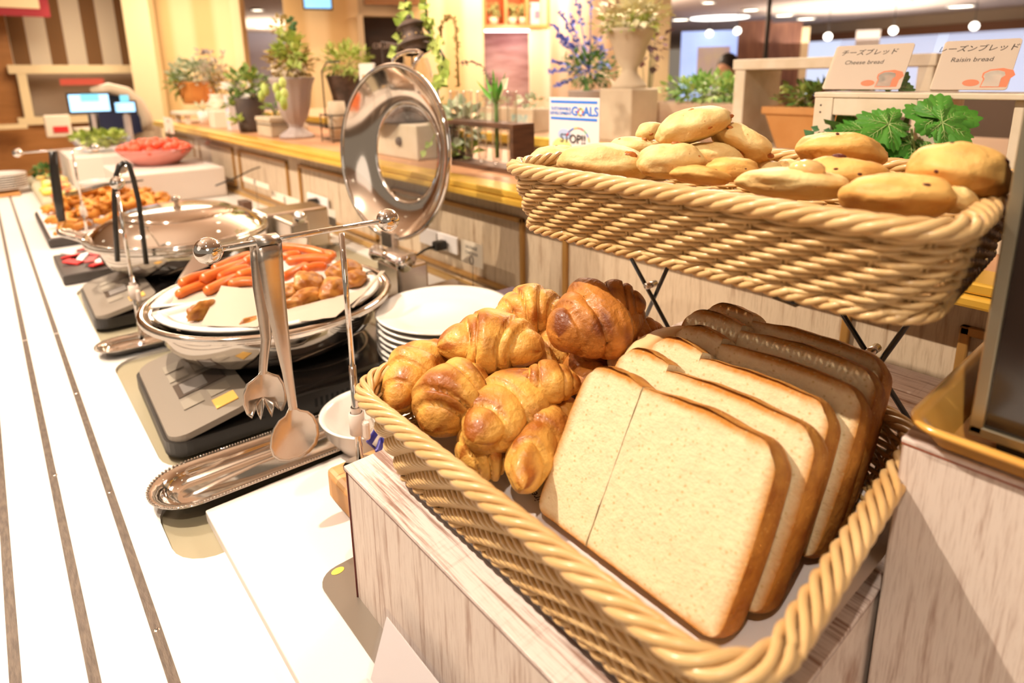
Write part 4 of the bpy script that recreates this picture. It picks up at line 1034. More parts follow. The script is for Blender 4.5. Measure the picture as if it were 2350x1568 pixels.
MB().tube(hq, .0055, 10).build('lid_handle', M_chrome, CH2, w=True)
mb = MB(); mb.box((.555, 1.74, .02), (.74, 1.86, .14), bev=.008); mb.build('hinge_block', M_steel2, CH2, w=True)
MB().ball((.600, 1.600, .150), .017, nu=24, nv=16).build('hinge_knob', M_chrome, CH2, w=True)
MB().box((.575, 1.60, .02), (.625, 1.74, .136), bev=.006).build('hinge_arm', M_steel2, CH2, w=True)

# half moon porcelain dishes inside the open chafing dish
def half_dish(label, sgn):
    t = thing('porcelain_insert', label, 'dish', (C1.x, C1.y, .0835), radians(-10), 'half moon porcelain inserts'); t.scale = (1.085, 1.085, 1)
    def outline(r, g, n=26):
        rc = .022; pts = []
        a0 = math.asin(min(1, (g + rc * .5) / r))
        for i in range(n + 1):
            a = a0 + (pi - 2 * a0) * i / n; pts.append((r * cos(a), sgn * r * sin(a)))
        xl = pts[-1][0]; xr = pts[0][0]
        for i in range(1, 9): x = xl * .97 + (xr - xl) * .97 * i / 9 + 0; pts.append((x, sgn * g * (1 - .0 * i)))
        return pts
    prof = [(.110, .016, .008), (.130, .012, .010), (.146, .009, .040), (.151, .007, .056), (.162, .004, .0615), (.170, .002, .0605), (.171, .002, .057), (.160, .004, .056), (.150, .006, .052), (.120, .010, .050)]
    vs = []; fs = []; n = None
    for (r, g, z) in prof:
        o_ = outline(r, g); n = len(o_); vs += [(p[0], p[1], z) for p in o_]
    for i in range(len(prof) - 1):
        for j in range(n):
            q = (i * n + j, i * n + (j + 1) % n, (i + 1) * n + (j + 1) % n, (i + 1) * n + j); fs.append(q)
    mb = MB(); mb.add(vs, fs); mb.add(vs[:n], [tuple(range(n))], sm=False); mb.add(vs[-n:], [tuple(range(n))], sm=False); mb.build('bowl', M_porc, t); return t
half_dish('white half moon dish of sausages in the rear of the open chafing dish', 1)
half_dish('white half moon dish of chicken in the front of the open chafing dish', -1)

def sausage(label, a_, b_, z, r, bend, k):
    A, B = at(*a_, z), at(*b_, z); d = B - A; s_ = d.cross(Vector((0, 0, 1))).normalized()
    pts = []; rs = []; n = 18
    for i in range(n + 1):
        f = i / n; pts.append(A + d * f + s_ * (bend * (1 - (2 * f - 1) ** 2)) + Vector((0, 0, .003 * sin(pi * f))))
        e = min(f, 1 - f) * d.length; rs.append(max(.0006, r * sqrt(max(0, 1 - max(0, 1 - e / r) ** 2)) * (1 + .04 * noise.noise(Vector((f * 4, k, 0))))))
    mb = MB(); mb.tube(pts, rs, 14); o = mb.build('sausage', M_saus); tag(o, label, 'sausage', 'sausages in the open chafing dish')
SG = [((404, 680), (500, 648), .113, .0072, 'lowest sausage at the left end of the dish'), ((468, 672), (545, 636), .116, .0076, 'sausage just right of the lowest one, over the paper'),
      ((412, 655), (492, 628), .123, .0076, 'long sausage whose round tip points left, above the lowest one'), ((458, 644), (575, 600), .127, .0080, 'sausage in the middle left of the pile'),
      ((498, 642), (575, 615), .122, .0080, 'sausage crossing below the middle left one'), ((486, 622), (575, 585), .131, .0078, 'upper left sausage of the pile'),
      ((522, 656), (590, 648), .115, .0074, 'short sausage showing left of the tongs near the paper'), ((540, 636), (600, 622), .121, .0078, 'sausage passing behind the fork arm'),
      ((640, 568), (748, 585), .136, .0078, 'topmost sausage right of the tongs'), ((645, 592), (690, 585), .131, .0076, 'short sausage below the topmost right one'),
      ((655, 602), (765, 596), .127, .0080, 'pinkish sausage right of the tongs, pointing to the post'), ((645, 640), (705, 610), .121, .0076, 'sausage lying beside the round chicken piece'),
      ((695, 622), (752, 613), .123, .0074, 'sausage behind the round chicken piece'), ((702, 577), (772, 588), .133, .0072, 'rear right sausage tip beside the chrome post'),
      ((560, 605), (640, 572), .131, .0078, 'sausage bridging the rear behind both tong arms')]
for k, (a_, b_, z, r, lab) in enumerate(SG): sausage(lab, a_, b_, z + .034, r * 1.22, .004 * (1 if k % 2 else -1), k)
def lump(name, label, p, size, ang, m, seed, tilt=0.0, group=None):
    mb = MB(); nu, nv = 28, 18; vs = []; fs = []; aa = []
    for i in range(nv + 1):
        ph = pi * i / nv
        for j in range(nu):
            t = 2 * pi * j / nu; d_ = Vector((sin(ph) * cos(t), sin(ph) * sin(t), -cos(ph)))
            k = 1 + .28 * noise.noise(d_ * 1.5 + Vector((seed * 3, 0, 0))) + .10 * noise.noise(d_ * 4 + Vector((0, seed, 0)))
            vs.append((d_.x * size[0] * k, d_.y * size[1] * k, d_.z * size[2] * k)); aa.append(max(0, min(1, .3 + .9 * noise.noise(d_ * 2.2 + Vector((seed, seed, 0))))))
    for i in range(nv):
        for j in range(nu): fs.append((i * nu + j, i * nu + (j + 1) % nu, (i + 1) * nu + (j + 1) % nu, (i + 1) * nu + j))
    mb.add(vs, fs, a=aa); o = mb.build(name, m); o.matrix_world = TR(*p) @ RZ(ang) @ Matrix.Rotation(tilt, 4, 'X') @ Matrix.Scale(1.35, 4); tag(o, label, 'meat' if 'chicken' in name else 'food', group); return o
for k, (px, py, z, sz, ang, tl, lab) in enumerate((
    (709, 648, .126, (.022, .018, .010), .4, .7, 'round golden chicken piece on top beside the tongs'), (765, 665, .120, (.028, .017, .014), .9, .2, 'long chicken thigh behind the chrome post'),
    (790, 622, .122, (.024, .018, .014), .1, .3, 'chicken piece at the far right of the dish'), (700, 686, .113, (.024, .014, .011), .1, .1, 'crisp chicken piece at the front edge of the pile'),
    (666, 670, .112, (.018, .016, .012), .6, .2, 'small chicken piece just right of the tongs'), (816, 640, .114, (.018, .014, .012), .5, 0, 'small dark chicken piece by the right dish rim'),
    (466, 712, .113, (.021, .0075, .012), .45, .2, 'narrow strip of chicken alone at the left between the papers'), (572, 742, .108, (.014, .008, .007), .2, 0, 'bit of chicken half under the front paper'))):
    lump('chicken_piece', lab, at(px, py, z + .034), sz, ang, M_chick, k + 3, tl, 'chicken pieces in the open chafing dish')
def sheet(name, label, pix, zs, m, mid=.006, cat='paper', group=None):
    P_ = [at(x, y, z + .034) for (x, y), z in zip(pix, zs)]
    mb = MB(); n = 8; vs = []; fs = []
    for s_ in (0, 1):
        for j in range(n + 1):
            for i in range(n + 1):
                u, v = i / n, j / n
                p = P_[0] * (1 - u) * (1 - v) + P_[1] * u * (1 - v) + P_[2] * u * v + P_[3] * (1 - u) * v
                vs.append(p + Vector((0, 0, mid * sin(pi * u) * sin(pi * v) + .0015 * noise.noise(Vector((u * 4, v * 4, px_seed[0]))) + s_ * .0004)))
    N1 = (n + 1) ** 2
    for j in range(n):
        for i in range(n):
            a = j * (n + 1) + i; fs.append((a, a + 1, a + n + 2, a + n + 1)); fs.append((N1 + a, N1 + a + n + 1, N1 + a + n + 2, N1 + a + 1))
    px_seed[0] += 1.3
    mb.add(vs, fs); o = mb.build(name, m); tag(o, label, cat, group); return o
px_seed = [.5]
sheet('food_paper', 'folded waxed paper flap standing at the left end of the sausages', [(400, 655), (410, 640), (480, 610), (443, 588)], [.108, .118, .125, .150], M_wax, .002)
sheet('food_paper', 'waxed paper sheet lying under the sausages', [(392, 712), (640, 690), (620, 640), (400, 668)], [.105, .105, .108, .105], M_wax, .003)
sheet('food_paper', 'large waxed paper corner draped over the chicken in front of the tongs', [(460, 748), (590, 752), (650, 672), (508, 656)], [.110, .112, .119, .128], M_wax, .004)
sheet('food_paper', 'crumpled waxed paper along the front right of the chicken dish', [(650, 745), (770, 728), (850, 660), (655, 712)], [.108, .112, .124, .108], M_wax, .004)
sheet('food_paper', 'thin paper edge sticking out over the right rim of the open chafing dish', [(800, 705), (812, 706), (884, 622), (874, 622)], [.112, .112, .135, .135], M_wax, .001)
sheet('food_paper', 'waxed paper point rising behind the sausages', [(655, 562), (700, 580), (705, 548), (668, 540)], [.120, .125, .150, .150], M_wax, .002)

# oval serving tray with a beaded rim, tongs inside
ot = thing('oval_tray', 'long oval steel tray with beaded rim on the near counter', 'tray', (.222, .778, 0), radians(-2))
def stadium(L_, W_, n=14):
    r = W_ / 2; pts = []
    for i in range(n + 1): w_ = -pi / 2 + pi * i / n; pts.append((L_ / 2 - r + r * cos(w_), r * sin(w_)))
    for i in range(n + 1): w_ = pi / 2 + pi * i / n; pts.append((-L_ / 2 + r + r * cos(w_), r * sin(w_)))
    return pts
prof = [(.225, .050, .0035), (.245, .066, .005), (.256, .076, .013), (.262, .081, .0185), (.278, .095, .0200), (.286, .102, .0205), (.288, .104, .0190), (.280, .096, .0182)]
vs = []; fs = []
for (l_, w__, z) in prof: o_ = stadium(l_, w__); n = len(o_); vs += [(p[0], p[1], z) for p in o_]
for i in range(len(prof) - 1):
    for j in range(n): fs.append((i * n + j, i * n + (j + 1) % n, (i + 1) * n + (j + 1) % n, (i + 1) * n + j))
npan = n
k0 = len(vs); vs += [(p[0], p[1], .0005) for p in stadium(.22, .046)] + [(p[0], p[1], .004) for p in stadium(.232, .056)]
for j in range(n): fs.append((k0 + j, k0 + (j + 1) % n, k0 + n + (j + 1) % n, k0 + n + j))
mb = MB(); mb.add(vs, fs); mb.add(vs[:npan], [tuple(range(npan))], sm=False); mb.build('pan', M_steel, ot)
mb = MB(); pp = stadium(.286, .102, 16); tot = 0; segs = []
for i in range(len(pp)):
    a, b = Vector(pp[i]), Vector(pp[(i + 1) % len(pp)]); d = (b - a).length; k = max(1, int(d / .0036))
    for q in range(k): c_ = a.lerp(b, q / k); mb.ball((c_.x, c_.y, .0212), (.0016, .0016, .0012), nu=6, nv=4)
mb.build('beaded_edge', M_steel, ot)
tt = thing('resting_tongs', 'long stainless tongs lying inside the oval steel tray', 'tongs', (.222, .778, .006), radians(-2))
for s_ in (-1, 1):
    pts = [(-.105 + .0, s_ * .0145, .006), (-.095, s_ * .0165, .008), (-.07, s_ * .014, .010), (-.02, s_ * .010, .0125), (.05, s_ * .008, .013), (.10, s_ * .006, .013), (.108, 0, .013)]
    MB().tube(pts, [.002, .005, .006, .004, .0042, .0042, .004], 8, flat=.35).build('arm', M_steel2, tt)
# second oval tray by the far cooktop
o2 = copy_thing(ot, (.205, 1.335, .0), radians(-3), 'small oval steel tray between the two induction cooktops'); o2.scale = (.78, .78, .9)

# wooden block, bowl with butter packets, plates
wb = thing('wooden_block', 'light pine block stand behind the riser corner', 'block', (.335, .583, .0108))
MB().box((.247, .512, .0108), (.425, .655, .050), bev=.006).build('body', M_wood, wb, w=True)
MB().box((.2462, .528, .018), (.2475, .640, .043)).build('side_recess', mat('pine_recess', (.48, .24, .08), .5), wb, w=True)
bw = thing('white_bowl', 'white porcelain bowl of packets beside the chrome post', 'bowl', (.350, .728, -.004)); bw.scale = (1.05, 1.05, .66)
MB().lathe([(0, .0), (.035, 0), (.037, .004), (.050, .030), (.064, .062), (.068, .088), (.070, .092), (.067, .093), (.062, .085), (.045, .045), (.03, .016), (0, .012)], 64).build('bowl', M_porc, bw)
for k, (px, py, z, an, lab) in enumerate(((868, 1005, .058, .5, 'dark blue portion packet on top in the white bowl'), (880, 1032, .050, .9, 'dark blue portion packet lower in the white bowl'), (900, 1010, .052, .2, 'dark blue portion packet at the right of the white bowl'))):
    p = at(px, py, z); pk = thing('portion_packet', lab, 'packet', p, an, 'packets in the white bowl'); pk.rotation_euler = (.9, .35 * (k - 1), an)
    mb = MB(); mb.box((-.015, -.011, -.0022), (.015, .011, .0022), bev=.0018); mb.build('foil_wrap', M_navy, pk)
    MB().box((-.013, -.003, .0022), (.004, .003, .0026)).build('pale_stripe', M_cardp, pk)
pr = [(0, 0), (.066, 0), (.068, .002), (.084, .006), (.112, .013), (.117, .0155), (.1165, .018), (.112, .0175), (.082, .0095), (.068, .0065), (0, .0062)]
first = None
for k in range(11):
    lab = 'white round plates stacked beneath the top one' if k < 10 else 'topmost white round plate of the stack behind the basket'
    if first is None:
        first = MB().lathe(pr, 72).build('plate', M_porc); tag(first, lab, 'plate', 'stacked white plates behind the bread basket'); o = first
    else: o = first.copy(); C.objects.link(o); o['label'] = lab
    o.location = (.556 + .0008 * sin(k * 2.3), .857 + .0008 * cos(k * 1.7), -.004 + k * .0105)
# metal caddy behind the plates
cd = thing('napkin_box', 'white metal box with a purple topped card pack beside the back wall', 'box', (.75, .83, .0108))
MB().box((.70, .745, .0108), (.80, .96, .070), bev=.004).build('box', mat('white_metal', (.78, .72, .66), .3), cd, w=True)
MB().box((.715, .79, .070), (.785, .95, .080), bev=.002).build('card_pack', mat('purple_grey_card', (.22, .16, .20), .5), cd, w=True)

# menu cards on wire clips by the wall
def clip_card(label, px0, py0, px1, py1, X, txts, ztop_extra=0, base=None, tilt=0.0):
    a, b = atX(px0, py0, X), atX(px1, py1, X); y0, y1 = min(a.y, b.y), max(a.y, b.y); z0, z1 = min(a.z, b.z), max(a.z, b.z)
    t = thing('menu_card', label, 'card', (X, (y0 + y1) / 2, 0), 0, 'clip cards along the back wall')
    M = TR(X, (y0 + y1) / 2, z0)
    h, w_ = z1 - z0, y1 - y0
    MB().box((0, -w_ / 2, z0), (.0012, w_ / 2, z1)).build('card', M_cardp, t)
    for k, s_ in enumerate(txts):
        text(s_, h * .20, M_ink, frame(Vector((-.0004, 0, z1 - h * (.25 + .25 * k))), (0, -1, 0), (0, 0, 1)), t)
    mb = MB(); mb.tube([(.002, 0, .004), (.002, 0, z0 + .01)], .0009, 6)
    mb.tube([(-.001 + .0, .007 * cos(q * pi / 6), z0 + .012 + .010 * sin(q * pi / 6)) for q in range(12)], .0009, 6, closed=True)
    mb.build('wire_clip', M_iron, t); MB().lathe([(0, 0), (.014, 0), (.014, .004), (0, .005)], 20).build('clip_base', M_steel2, t)
    return t
clip_card('cream card on a looped wire clip right of the black plug', 1057, 548, 1108, 618, .800, ('SAUSAGE', 'CHICKEN'))
clip_card('cream card on a clip just left of the raised lid', 728, 470, 772, 522, .770, ('GRILL',))
clip_card('dark lettered cream card nearest the black cable over the closed lid', 556, 404, 617, 436, .700, ('OMELET', 'EGG'))
clip_card('pale card on a clip to the right of the dark lettered one', 622, 437, 688, 480, .720, ('RICE',))
clip_card('small pale card far along the counter near the tomato bowl', 374, 268, 400, 308, .70, ('SALAD',))

# wall outlets with plugs and cables
def outlet(label, Y0, Y1, z0, z1, plug_y):
    t = thing('wall_outlet', label, 'outlet', (.845, (Y0 + Y1) / 2, (z0 + z1) / 2))
    MB().box((.838, Y0, z0), (.8455, Y1, z1), bev=.002).build('plate', mat('outlet_plastic', (.82, .76, .74), .4), t, w=True)
    MB().box((.836, (Y0 + Y1) / 2 - .001, z0 + .004), (.8382, (Y0 + Y1) / 2 + .001, z1 - .004)).build('gap', M_grey, t, w=True)
    return t
outlet('white wall outlet strip with a black plug behind the raised lid', 1.225, 1.40, .078, .122, 1.29)
outlet('white wall outlet strip with a black plug left of the raised lid', 1.98, 2.15, .072, .116, 2.05)
for (lab, y, pts) in (('black plug and cable in the outlet beside the raised lid', 1.272, [(.802, 1.272, .098), (.78, 1.278, .093), (.755, 1.285, .080), (.735, 1.28, .055), (.715, 1.25, .02), (.71, 1.20, .004)]),
                      ('black plug and cable in the outlet over the closed lid', 2.05, [(.802, 2.05, .094), (.77, 2.06, .088), (.72, 2.06, .080), (.67, 2.03, .05), (.65, 1.98, .004)])):
    t = thing('power_plug', lab, 'plug', (.836, y, .1)); mb = MB(); mb.box((.802, y - .012, .086), (.835, y + .012, .110), bev=.005); mb.build('plug', M_black, t, w=True)
    MB().tube(pts, .0032, 8).build('cable', M_black, t, w=True)
MB().tube([(.84, 2.62, .16), (.80, 2.60, .155), (.70, 2.50, .142), (.62, 2.45, .13)], .003, 8).build('probe_rod', M_black)
tag(bpy.data.objects['probe_rod'], 'thin black stick slanting towards the dark lettered card', 'stick')

# ------------------------------------------------------------------ appliance and tray at the lower right
am = thing('amber_tray', 'amber plastic tray on the tall riser at the right edge', 'tray', (.43, .09, .2755))
mb = MB()
prof = [(.016, .002), (.014, .004), (.004, .016), (.0, .0175), (-.004, .0175), (-.004, .014), (.0, .013), (.012, .0)]
vs = []; fs = []
for (i_, z) in prof: o_ = rrect(.404 + i_, -.30 + i_,   .78 - i_, .1080 - i_, max(.004, .016 - i_)); n = len(o_); vs += [(q[0], q[1], .2758 + z) for q in o_]
for i in range(len(prof) - 1):
    for j in range(n): fs.append((i * n + j, i * n + (j + 1) % n, (i + 1) * n + (j + 1) % n, (i + 1) * n + j))
mb.add(vs, fs); mb.add(vs[:n], [tuple(range(n))], sm=False); mb.build('tray_shell', mat('amber_plastic', (.86, .46, .10), .25, col2=(.72, .34, .06), nscale=12, coat=.6), am, w=True)
gp = thing('toaster_oven', 'dark glass fronted appliance in a metal frame at the right edge', 'appliance', (.50, .0, .2785))
X0 = .424
MB().box((X0 + .004, -.28, .286), (.70, .0785, .503), bev=.006).build('body', mat('dark_appliance', (.03, .02, .015), .35), gp, w=True)
for (x, y) in ((X0 + .02, .06), (.68, .06), (X0 + .02, -.26), (.68, -.26)): MB().box((x - .01, y - .01, .2785), (x + .01, y + .01, .286)).build('foot', M_black, gp, w=True)
MB().box((X0, -.275, .296), (X0 + .004, .0765, .499)).build('glass_door', mat('dark_door_glass', (.025, .014, .010), .1, coat=1.0, extra=spots((.45, .28, .15), 38, .02, .05)), gp, w=True)
mb = MB(); mb.box((X0 - .003, .0755, .290), (X0 + .003, .0825, .503), bev=.001); mb.box((X0 - .003, -.28, .2885), (X0 + .003, .0825, .2955), bev=.001)
mb.build('metal_frame', mat('dull_frame_steel', (.50, .46, .34), .3, .9), gp, w=True)
MB().box((.410, -.012, .2785), (.422, .010, .292), bev=.002).build('white_foot', M_cardp, gp, w=True)

# clear card holder at the lower edge of the picture
ac = thing('acrylic_card_stand', 'clear acrylic card stand at the bottom edge before the riser', 'sign holder', (.19, .36, .0106))
pa, pb = at(905, 1490, .055), at(985, 1568, .055)
A = Vector((.196, .395, .058)); 
mb = MB()
ex = Vector((0, -1, 0)); up = Vector((.020, 0, .055)).normalized(); M = frame(Vector((.172, .408, .0108)), ex, up)
mb.box((0, 0, 0), (.10, .062, .0016), M=M); mb.box((0, 0, -.003), (.10, .060, -.0014), M=M); mb.build('acrylic_sheet', M_acryl, ac, w=True)
mb = MB(); mb.box((.004, .002, -.0012), (.096, .056, -.0003), M=M); mb.build('card', M_wpap, ac, w=True)
mb = MB(); mb.box((.172 - .03, .308, .0108), (.172, .408, .0124)); mb.build('base', M_acryl, ac, w=True)

# ------------------------------------------------------------------ plants and ornaments
LZ = .2735
def leaf_quads(mb, p, d, n, L_, W_, v, mi=0):
    """one small leaf: four faces folded along the middle rib"""
    d = d.normalized(); s_ = d.cross(n); s_ = s_.normalized() if s_.length > 1e-5 else d.orthogonal().normalized(); n = s_.cross(d)
    a = p; b = p + d * L_ * .45 + s_ * W_ / 2 + n * W_ * .18; c_ = p + d * L_ * .45 - s_ * W_ / 2 + n * W_ * .18; e = p + d * L_; m_ = p + d * L_ * .5
    mb.add([a, b, e, m_, c_], [(0, 1, 3), (1, 2, 3), (0, 3, 4), (3, 2, 4)], mi, a=v, sm=False)
def foliage(c_, R_, n, L_, W_, rnd, mb=None, mi=0, up=.4, shell=.35):
    mb = mb or MB()
    for _ in range(n):
        u = Vector((rnd.gauss(0, 1), rnd.gauss(0, 1), rnd.gauss(0, 1))).normalized(); k = rnd.uniform(shell, 1)
        p = Vector((c_[0] + u.x * R_[0] * k, c_[1] + u.y * R_[1] * k, c_[2] + u.z * R_[2] * k))
        d = (u + Vector((rnd.uniform(-.7, .7), rnd.uniform(-.7, .7), rnd.uniform(-.4, .8) * up * 2)))
        sc_ = rnd.uniform(.6, 1.25)
        leaf_quads(mb, p, d, Vector((rnd.uniform(-.5, .5), rnd.uniform(-.5, .5), 1)), L_ * sc_, W_ * sc_, rnd.random(), mi)
    return mb
def stems(base, c_, R_, n, rnd, r=.0012):
    mb = MB()
    for _ in range(n):
        q = Vector((c_[0] + rnd.uniform(-1, 1) * R_[0] * .8, c_[1] + rnd.uniform(-1, 1) * R_[1] * .8, c_[2] + rnd.uniform(-.3, .9) * R_[2]))
        b_ = Vector(base); m_ = b_.lerp(q, .5) + Vector((0, 0, .02)); mb.tube([b_, m_, q], r, 5)
    return mb
def plant(name, label, px, pyb, X=None, z=LZ, fol=(), pot=None, rnd_seed=1, cat='plant', nst=8, base=None):
    """fol: list of (dx, dy, dz, rx, ry, rz, n, leaf length, leaf width, material, part name)"""
    b_ = Vector(base) if base else at(px, pyb, z)
    t = thing(name, label, cat, b_); rnd = random.Random(rnd_seed)
    if pot: pot(t)
    for (dx, dy, dz, rx, ry, rz, n, l_, w_, m_, nm) in fol:
        foliage((dx, dy, dz), (rx, ry, rz), n, l_, w_, rnd).build(nm, m_, t)
    if fol:
        f = fol[0]; stems((0, 0, max(.0, f[2] - f[5] - .02)), (f[0], f[1], f[2]), (f[3], f[4], f[5]), nst, rnd).build('stems', M_stem, t)
    return t
def potf(prof, m, n=32, flute=0, fa=0, nm='pot', sx=1, sy=1):
    def f(t): MB().lathe(prof, n, flute=flute, fa=fa, M=Matrix.Diagonal((sx, sy, 1, 1))).build(nm, m, t)
    return f
# near ledge, from the far end towards the camera
plant('potted_succulent', 'pale green bushy plant in a wrapped orange pot, leftmost on the ledge', 405, 282, fol=((0, 0, .205, .13, .13, .075, 260, .05, .035, M_pgreen, 'foliage'), (-.08, .02, .15, .07, .08, .06, 90, .045, .03, M_green, 'side_foliage')),
      pot=potf([(0, .04), (.075, .04), (.09, .09), (.10, .15), (.115, .165), (.09, .16), (0, .15)], M_terra, 32, 9, .05), rnd_seed=3, base=(.99, 4.05, LZ + .065))
o = thing('wooden_stool_stand', 'small white stand under the orange pot at the far end of the ledge', 'stand', (.99, 4.03, LZ))
MB().box((-.13, -.14, .045), (.13, .14, .064), bev=.004).build('top', M_cardp, o)
for sx in (-.1, .1):
    for sy in (-.11, .11): MB().box((sx - .012, sy - .012, 0), (sx + .012, sy + .012, .045)).build('leg', M_cardp, o)
def milk(t):
    MB().lathe([(0, 0), (.055, 0), (.055, .10), (.045, .13), (.035, .15), (.042, .165), (.038, .165), (.03, .15), (0, .14)], 28).build('vase', mat('glazed_cream_vase', (.78, .66, .50), .35), t)
plant('dried_flower_vase', 'tall dried grey and purple flower bouquet in a cream jug', 470, 300, fol=((0, 0, .27, .085, .095, .085, 260, .022, .012, mat('grey_dried', (.40, .32, .24), .7, col2=(.62, .52, .42), attr=.4), 'dried_flowers'), (.0, .04, .36, .07, .08, .03, 30, .03, .025, mat('mauve_heads', (.30, .26, .30), .7, col2=(.62, .60, .50), attr=.4), 'flower_heads'), (.02, -.03, .22, .06, .05, .05, 60, .035, .02, M_olive, 'leaves')),
      pot=milk, rnd_seed=4, nst=14, base=(.96, 3.55, LZ))
for (x, y, r, h, lab, m_) in ((.925, 3.72, .032, .075, 'small white tapered cup on the ledge below the orange pot', M_porc), (.93, 3.42, .045, .085, 'white square planter cube near the ledge front', M_cardp)):
    o = thing('white_cup' if r < .04 else 'white_planter', lab, 'pot', (x, y, LZ))
    if r < .04: MB().lathe([(0, 0), (r * .7, 0), (r, h), (r * .9, h), (r * .6, .01), (0, .01)], 24).build('cup', m_, o)
    else: MB().box((-r, -r, 0), (r, r, h), bev=.004).build('cube', m_, o)
    rnd = random.Random(int(y * 10)); foliage((0, 0, h + .02), (r, r, .02), 26, .025, .015, rnd).build('sprigs', M_pgreen, o)
o = thing('tall_carton', 'narrow white carton with blue print standing left of the dark pot', 'carton', (.93, 3.22, LZ))
MB().box((-.022, -.03, 0), (.022, .03, .165), bev=.002).build('carton', M_wpap, o)
for k in range(4): MB().box((-.0226, -.014, .03 + k * .03), (-.0221, .014, .042 + k * .03)).build('print', M_lilac, o)
plant('ivy_pot', 'variegated ivy with white blooms trailing from a tall dark grey pot', 560, 303, fol=((0, 0, .215, .085, .085, .07, 170, .04, .028, M_green, 'foliage'), (-.02, .0, .18, .05, .06, .03, 20, .05, .045, M_porc, 'white_blooms'), (-.05, .03, .11, .03, .05, .07, 36, .045, .03, M_green, 'trailing_leaves'), (-.062, -.01, .045, .02, .03, .02, 8, .06, .045, M_lime, 'lower_leaves')),
      pot=potf([(0, 0), (.052, 0), (.056, .02), (.066, .15), (.064, .155), (.05, .15), (0, .14)], M_darkpot), rnd_seed=6, base=(.955, 3.03, LZ))
o = thing('stone_casket', 'cream stone box planter with a dark wire around it, beside the fluted vase', 'box', (.955, 2.71, LZ))
MB().box((-.055, -.085, 0), (.055, .085, .062), bev=.005).build('box', M_cstone, o)
MB().box((-.059, -.089, .062), (.059, .089, .082), bev=.005).build('box_lid', M_cstone, o)
MB().tube([(p[0], p[1], .052) for p in rrect(-.058, -.088, .058, .088, .01)], .0015, 5, closed=True).build('wire_band', M_iron, o)
plant('trailing_plant', 'thin trailing sprigs spilling over the cream stone box', 0, 0, fol=((0, 0, .03, .05, .08, .03, 46, .026, .016, M_green, 'sprigs'),), rnd_seed=8, base=(.955, 2.72, LZ + .083))
o = thing('draped_bust', 'pale cream stone figure standing behind the dark grey pot', 'ornament', (1.09, 2.86, LZ))
MB().lathe([(0, 0), (.06, 0), (.058, .03), (.030, .055), (.026, .08), (.052, .12), (.062, .18), (.070, .25), (.075, .28), (.06, .285), (0, .27)], 32, flute=7, fa=.06).build('body', M_cstone, o)
MB().lathe([(.060, .285), (.078, .286), (.080, .297), (.06, .300)], 32).build('rim', M_cstone, o)
rnd = random.Random(21); foliage((0, 0, .33), (.08, .08, .035), 120, .035, .022, rnd).build('moss', M_olive, o)
vz = thing('fluted_vase', 'large grey fluted footed vase of hops and dried leaves on the ledge', 'vase', (.975, 2.545, LZ))
MB().lathe([(0, 0), (.066, 0), (.068, .008), (.060, .018), (.032, .036), (.026, .046), (.034, .062), (.050, .085), (.062, .130), (.070, .185), (.078, .215), (.086, .232), (.088, .240), (.080, .240), (.064, .19), (0, .10)], 64, flute=12, fa=.022).build('vase', mat('mauve_grey_glaze', (.42, .34, .33), .45, col2=(.50, .42, .38), nscale=6), vz)
rnd = random.Random(9)
foliage((0, 0, .29), (.095, .11, .06), 170, .034, .024, rnd).build('dried_leaves', M_olive, vz)
foliage((-.02, -.06, .34), (.05, .06, .075), 120, .045, .034, rnd).build('green_leaves', M_lime, vz)
foliage((-.02, .0, .42), (.03, .07, .05), 40, .026, .02, rnd).build('top_sprigs', M_olive, vz)
mb = MB()
for (dx, dy, dz) in ((-.08, .09, .20), (-.09, .10, .17), (-.085, .06, .19), (-.10, -.10, .20), (-.10, -.12, .17), (-.09, -.135, .14), (-.09, -.15, .18), (-.10, -.16, .15), (-.08, -.115, .22)):
    MB().ball((dx, dy, dz), (.015, .015, .022), nu=8, nv=6, a=rnd.random()).build('hop_cone', M_lime, vz)
MB().tube([(0, 0, .22), (-.02, -.07, .38), (-.03, -.12, .44), (-.03, -.16, .455)], .002, 6).build('long_stem', M_stem, vz)
mb = MB()
for k in range(10): mb.ball((-.03 + rnd.uniform(-.01, .01), -.10 - k * .008, .43 + rnd.uniform(-.02, .03)), .008, nu=8, nv=6)
mb.build('berries', M_dgreen, vz)
# wire stand
o = thing('wire_plant_stand', 'black wire stand with a grey pot of fine greenery, left of the raised lid', 'stand', (1.03, 2.27, LZ))
for z in (.01, .055, .10):
    MB().tube([(p[0], p[1], z) for p in rrect(-.045, -.05, .045, .05, .01)], .0028, 6, closed=True).build('wire_ring', M_blackm, o)
for (x, y) in ((-.045, -.05), (.045, -.05), (.045, .05), (-.045, .05)): MB().tube([(x, y, 0), (x, y, .105)], .0025, 6).build('wire_post', M_blackm, o)
MB().tube([(-.046, .0, .05), (-.046, 0, .26), (-.046, -.05, .29), (-.046, -.16, .29)], .0030, 6).build('hook_arm', M_blackm, o)
MB().lathe([(0, .012), (.034, .012), (.036, .10), (.030, .15), (0, .15)], 24, M=TR(.0, 0, 0)).build('stone_candle', M_cstone, o)
rnd = random.Random(31)
plant('hanging_fern_pot', 'grey metal pot with feathery light green fern behind the fluted vase', 0, 0, fol=((0, 0, .30, .10, .12, .065, 320, .040, .012, M_lime, 'fronds'), (.0, -.08, .30, .08, .08, .06, 120, .035, .01, M_lime, 'side_fronds')),
      pot=potf([(0, 0), (.05, 0), (.062, .16), (.080, .24), (.086, .245), (.07, .24), (0, .2)], M_iron), rnd_seed=12, base=(1.17, 2.46, LZ))
o = thing('photo_frame', 'small white framed picture hanging on the black wire stand', 'frame', (1.10, 2.14, LZ + .0))
MB().box((-.004, -.05, .0), (.006, -.046, .20)).build('easel', M_iron, o)
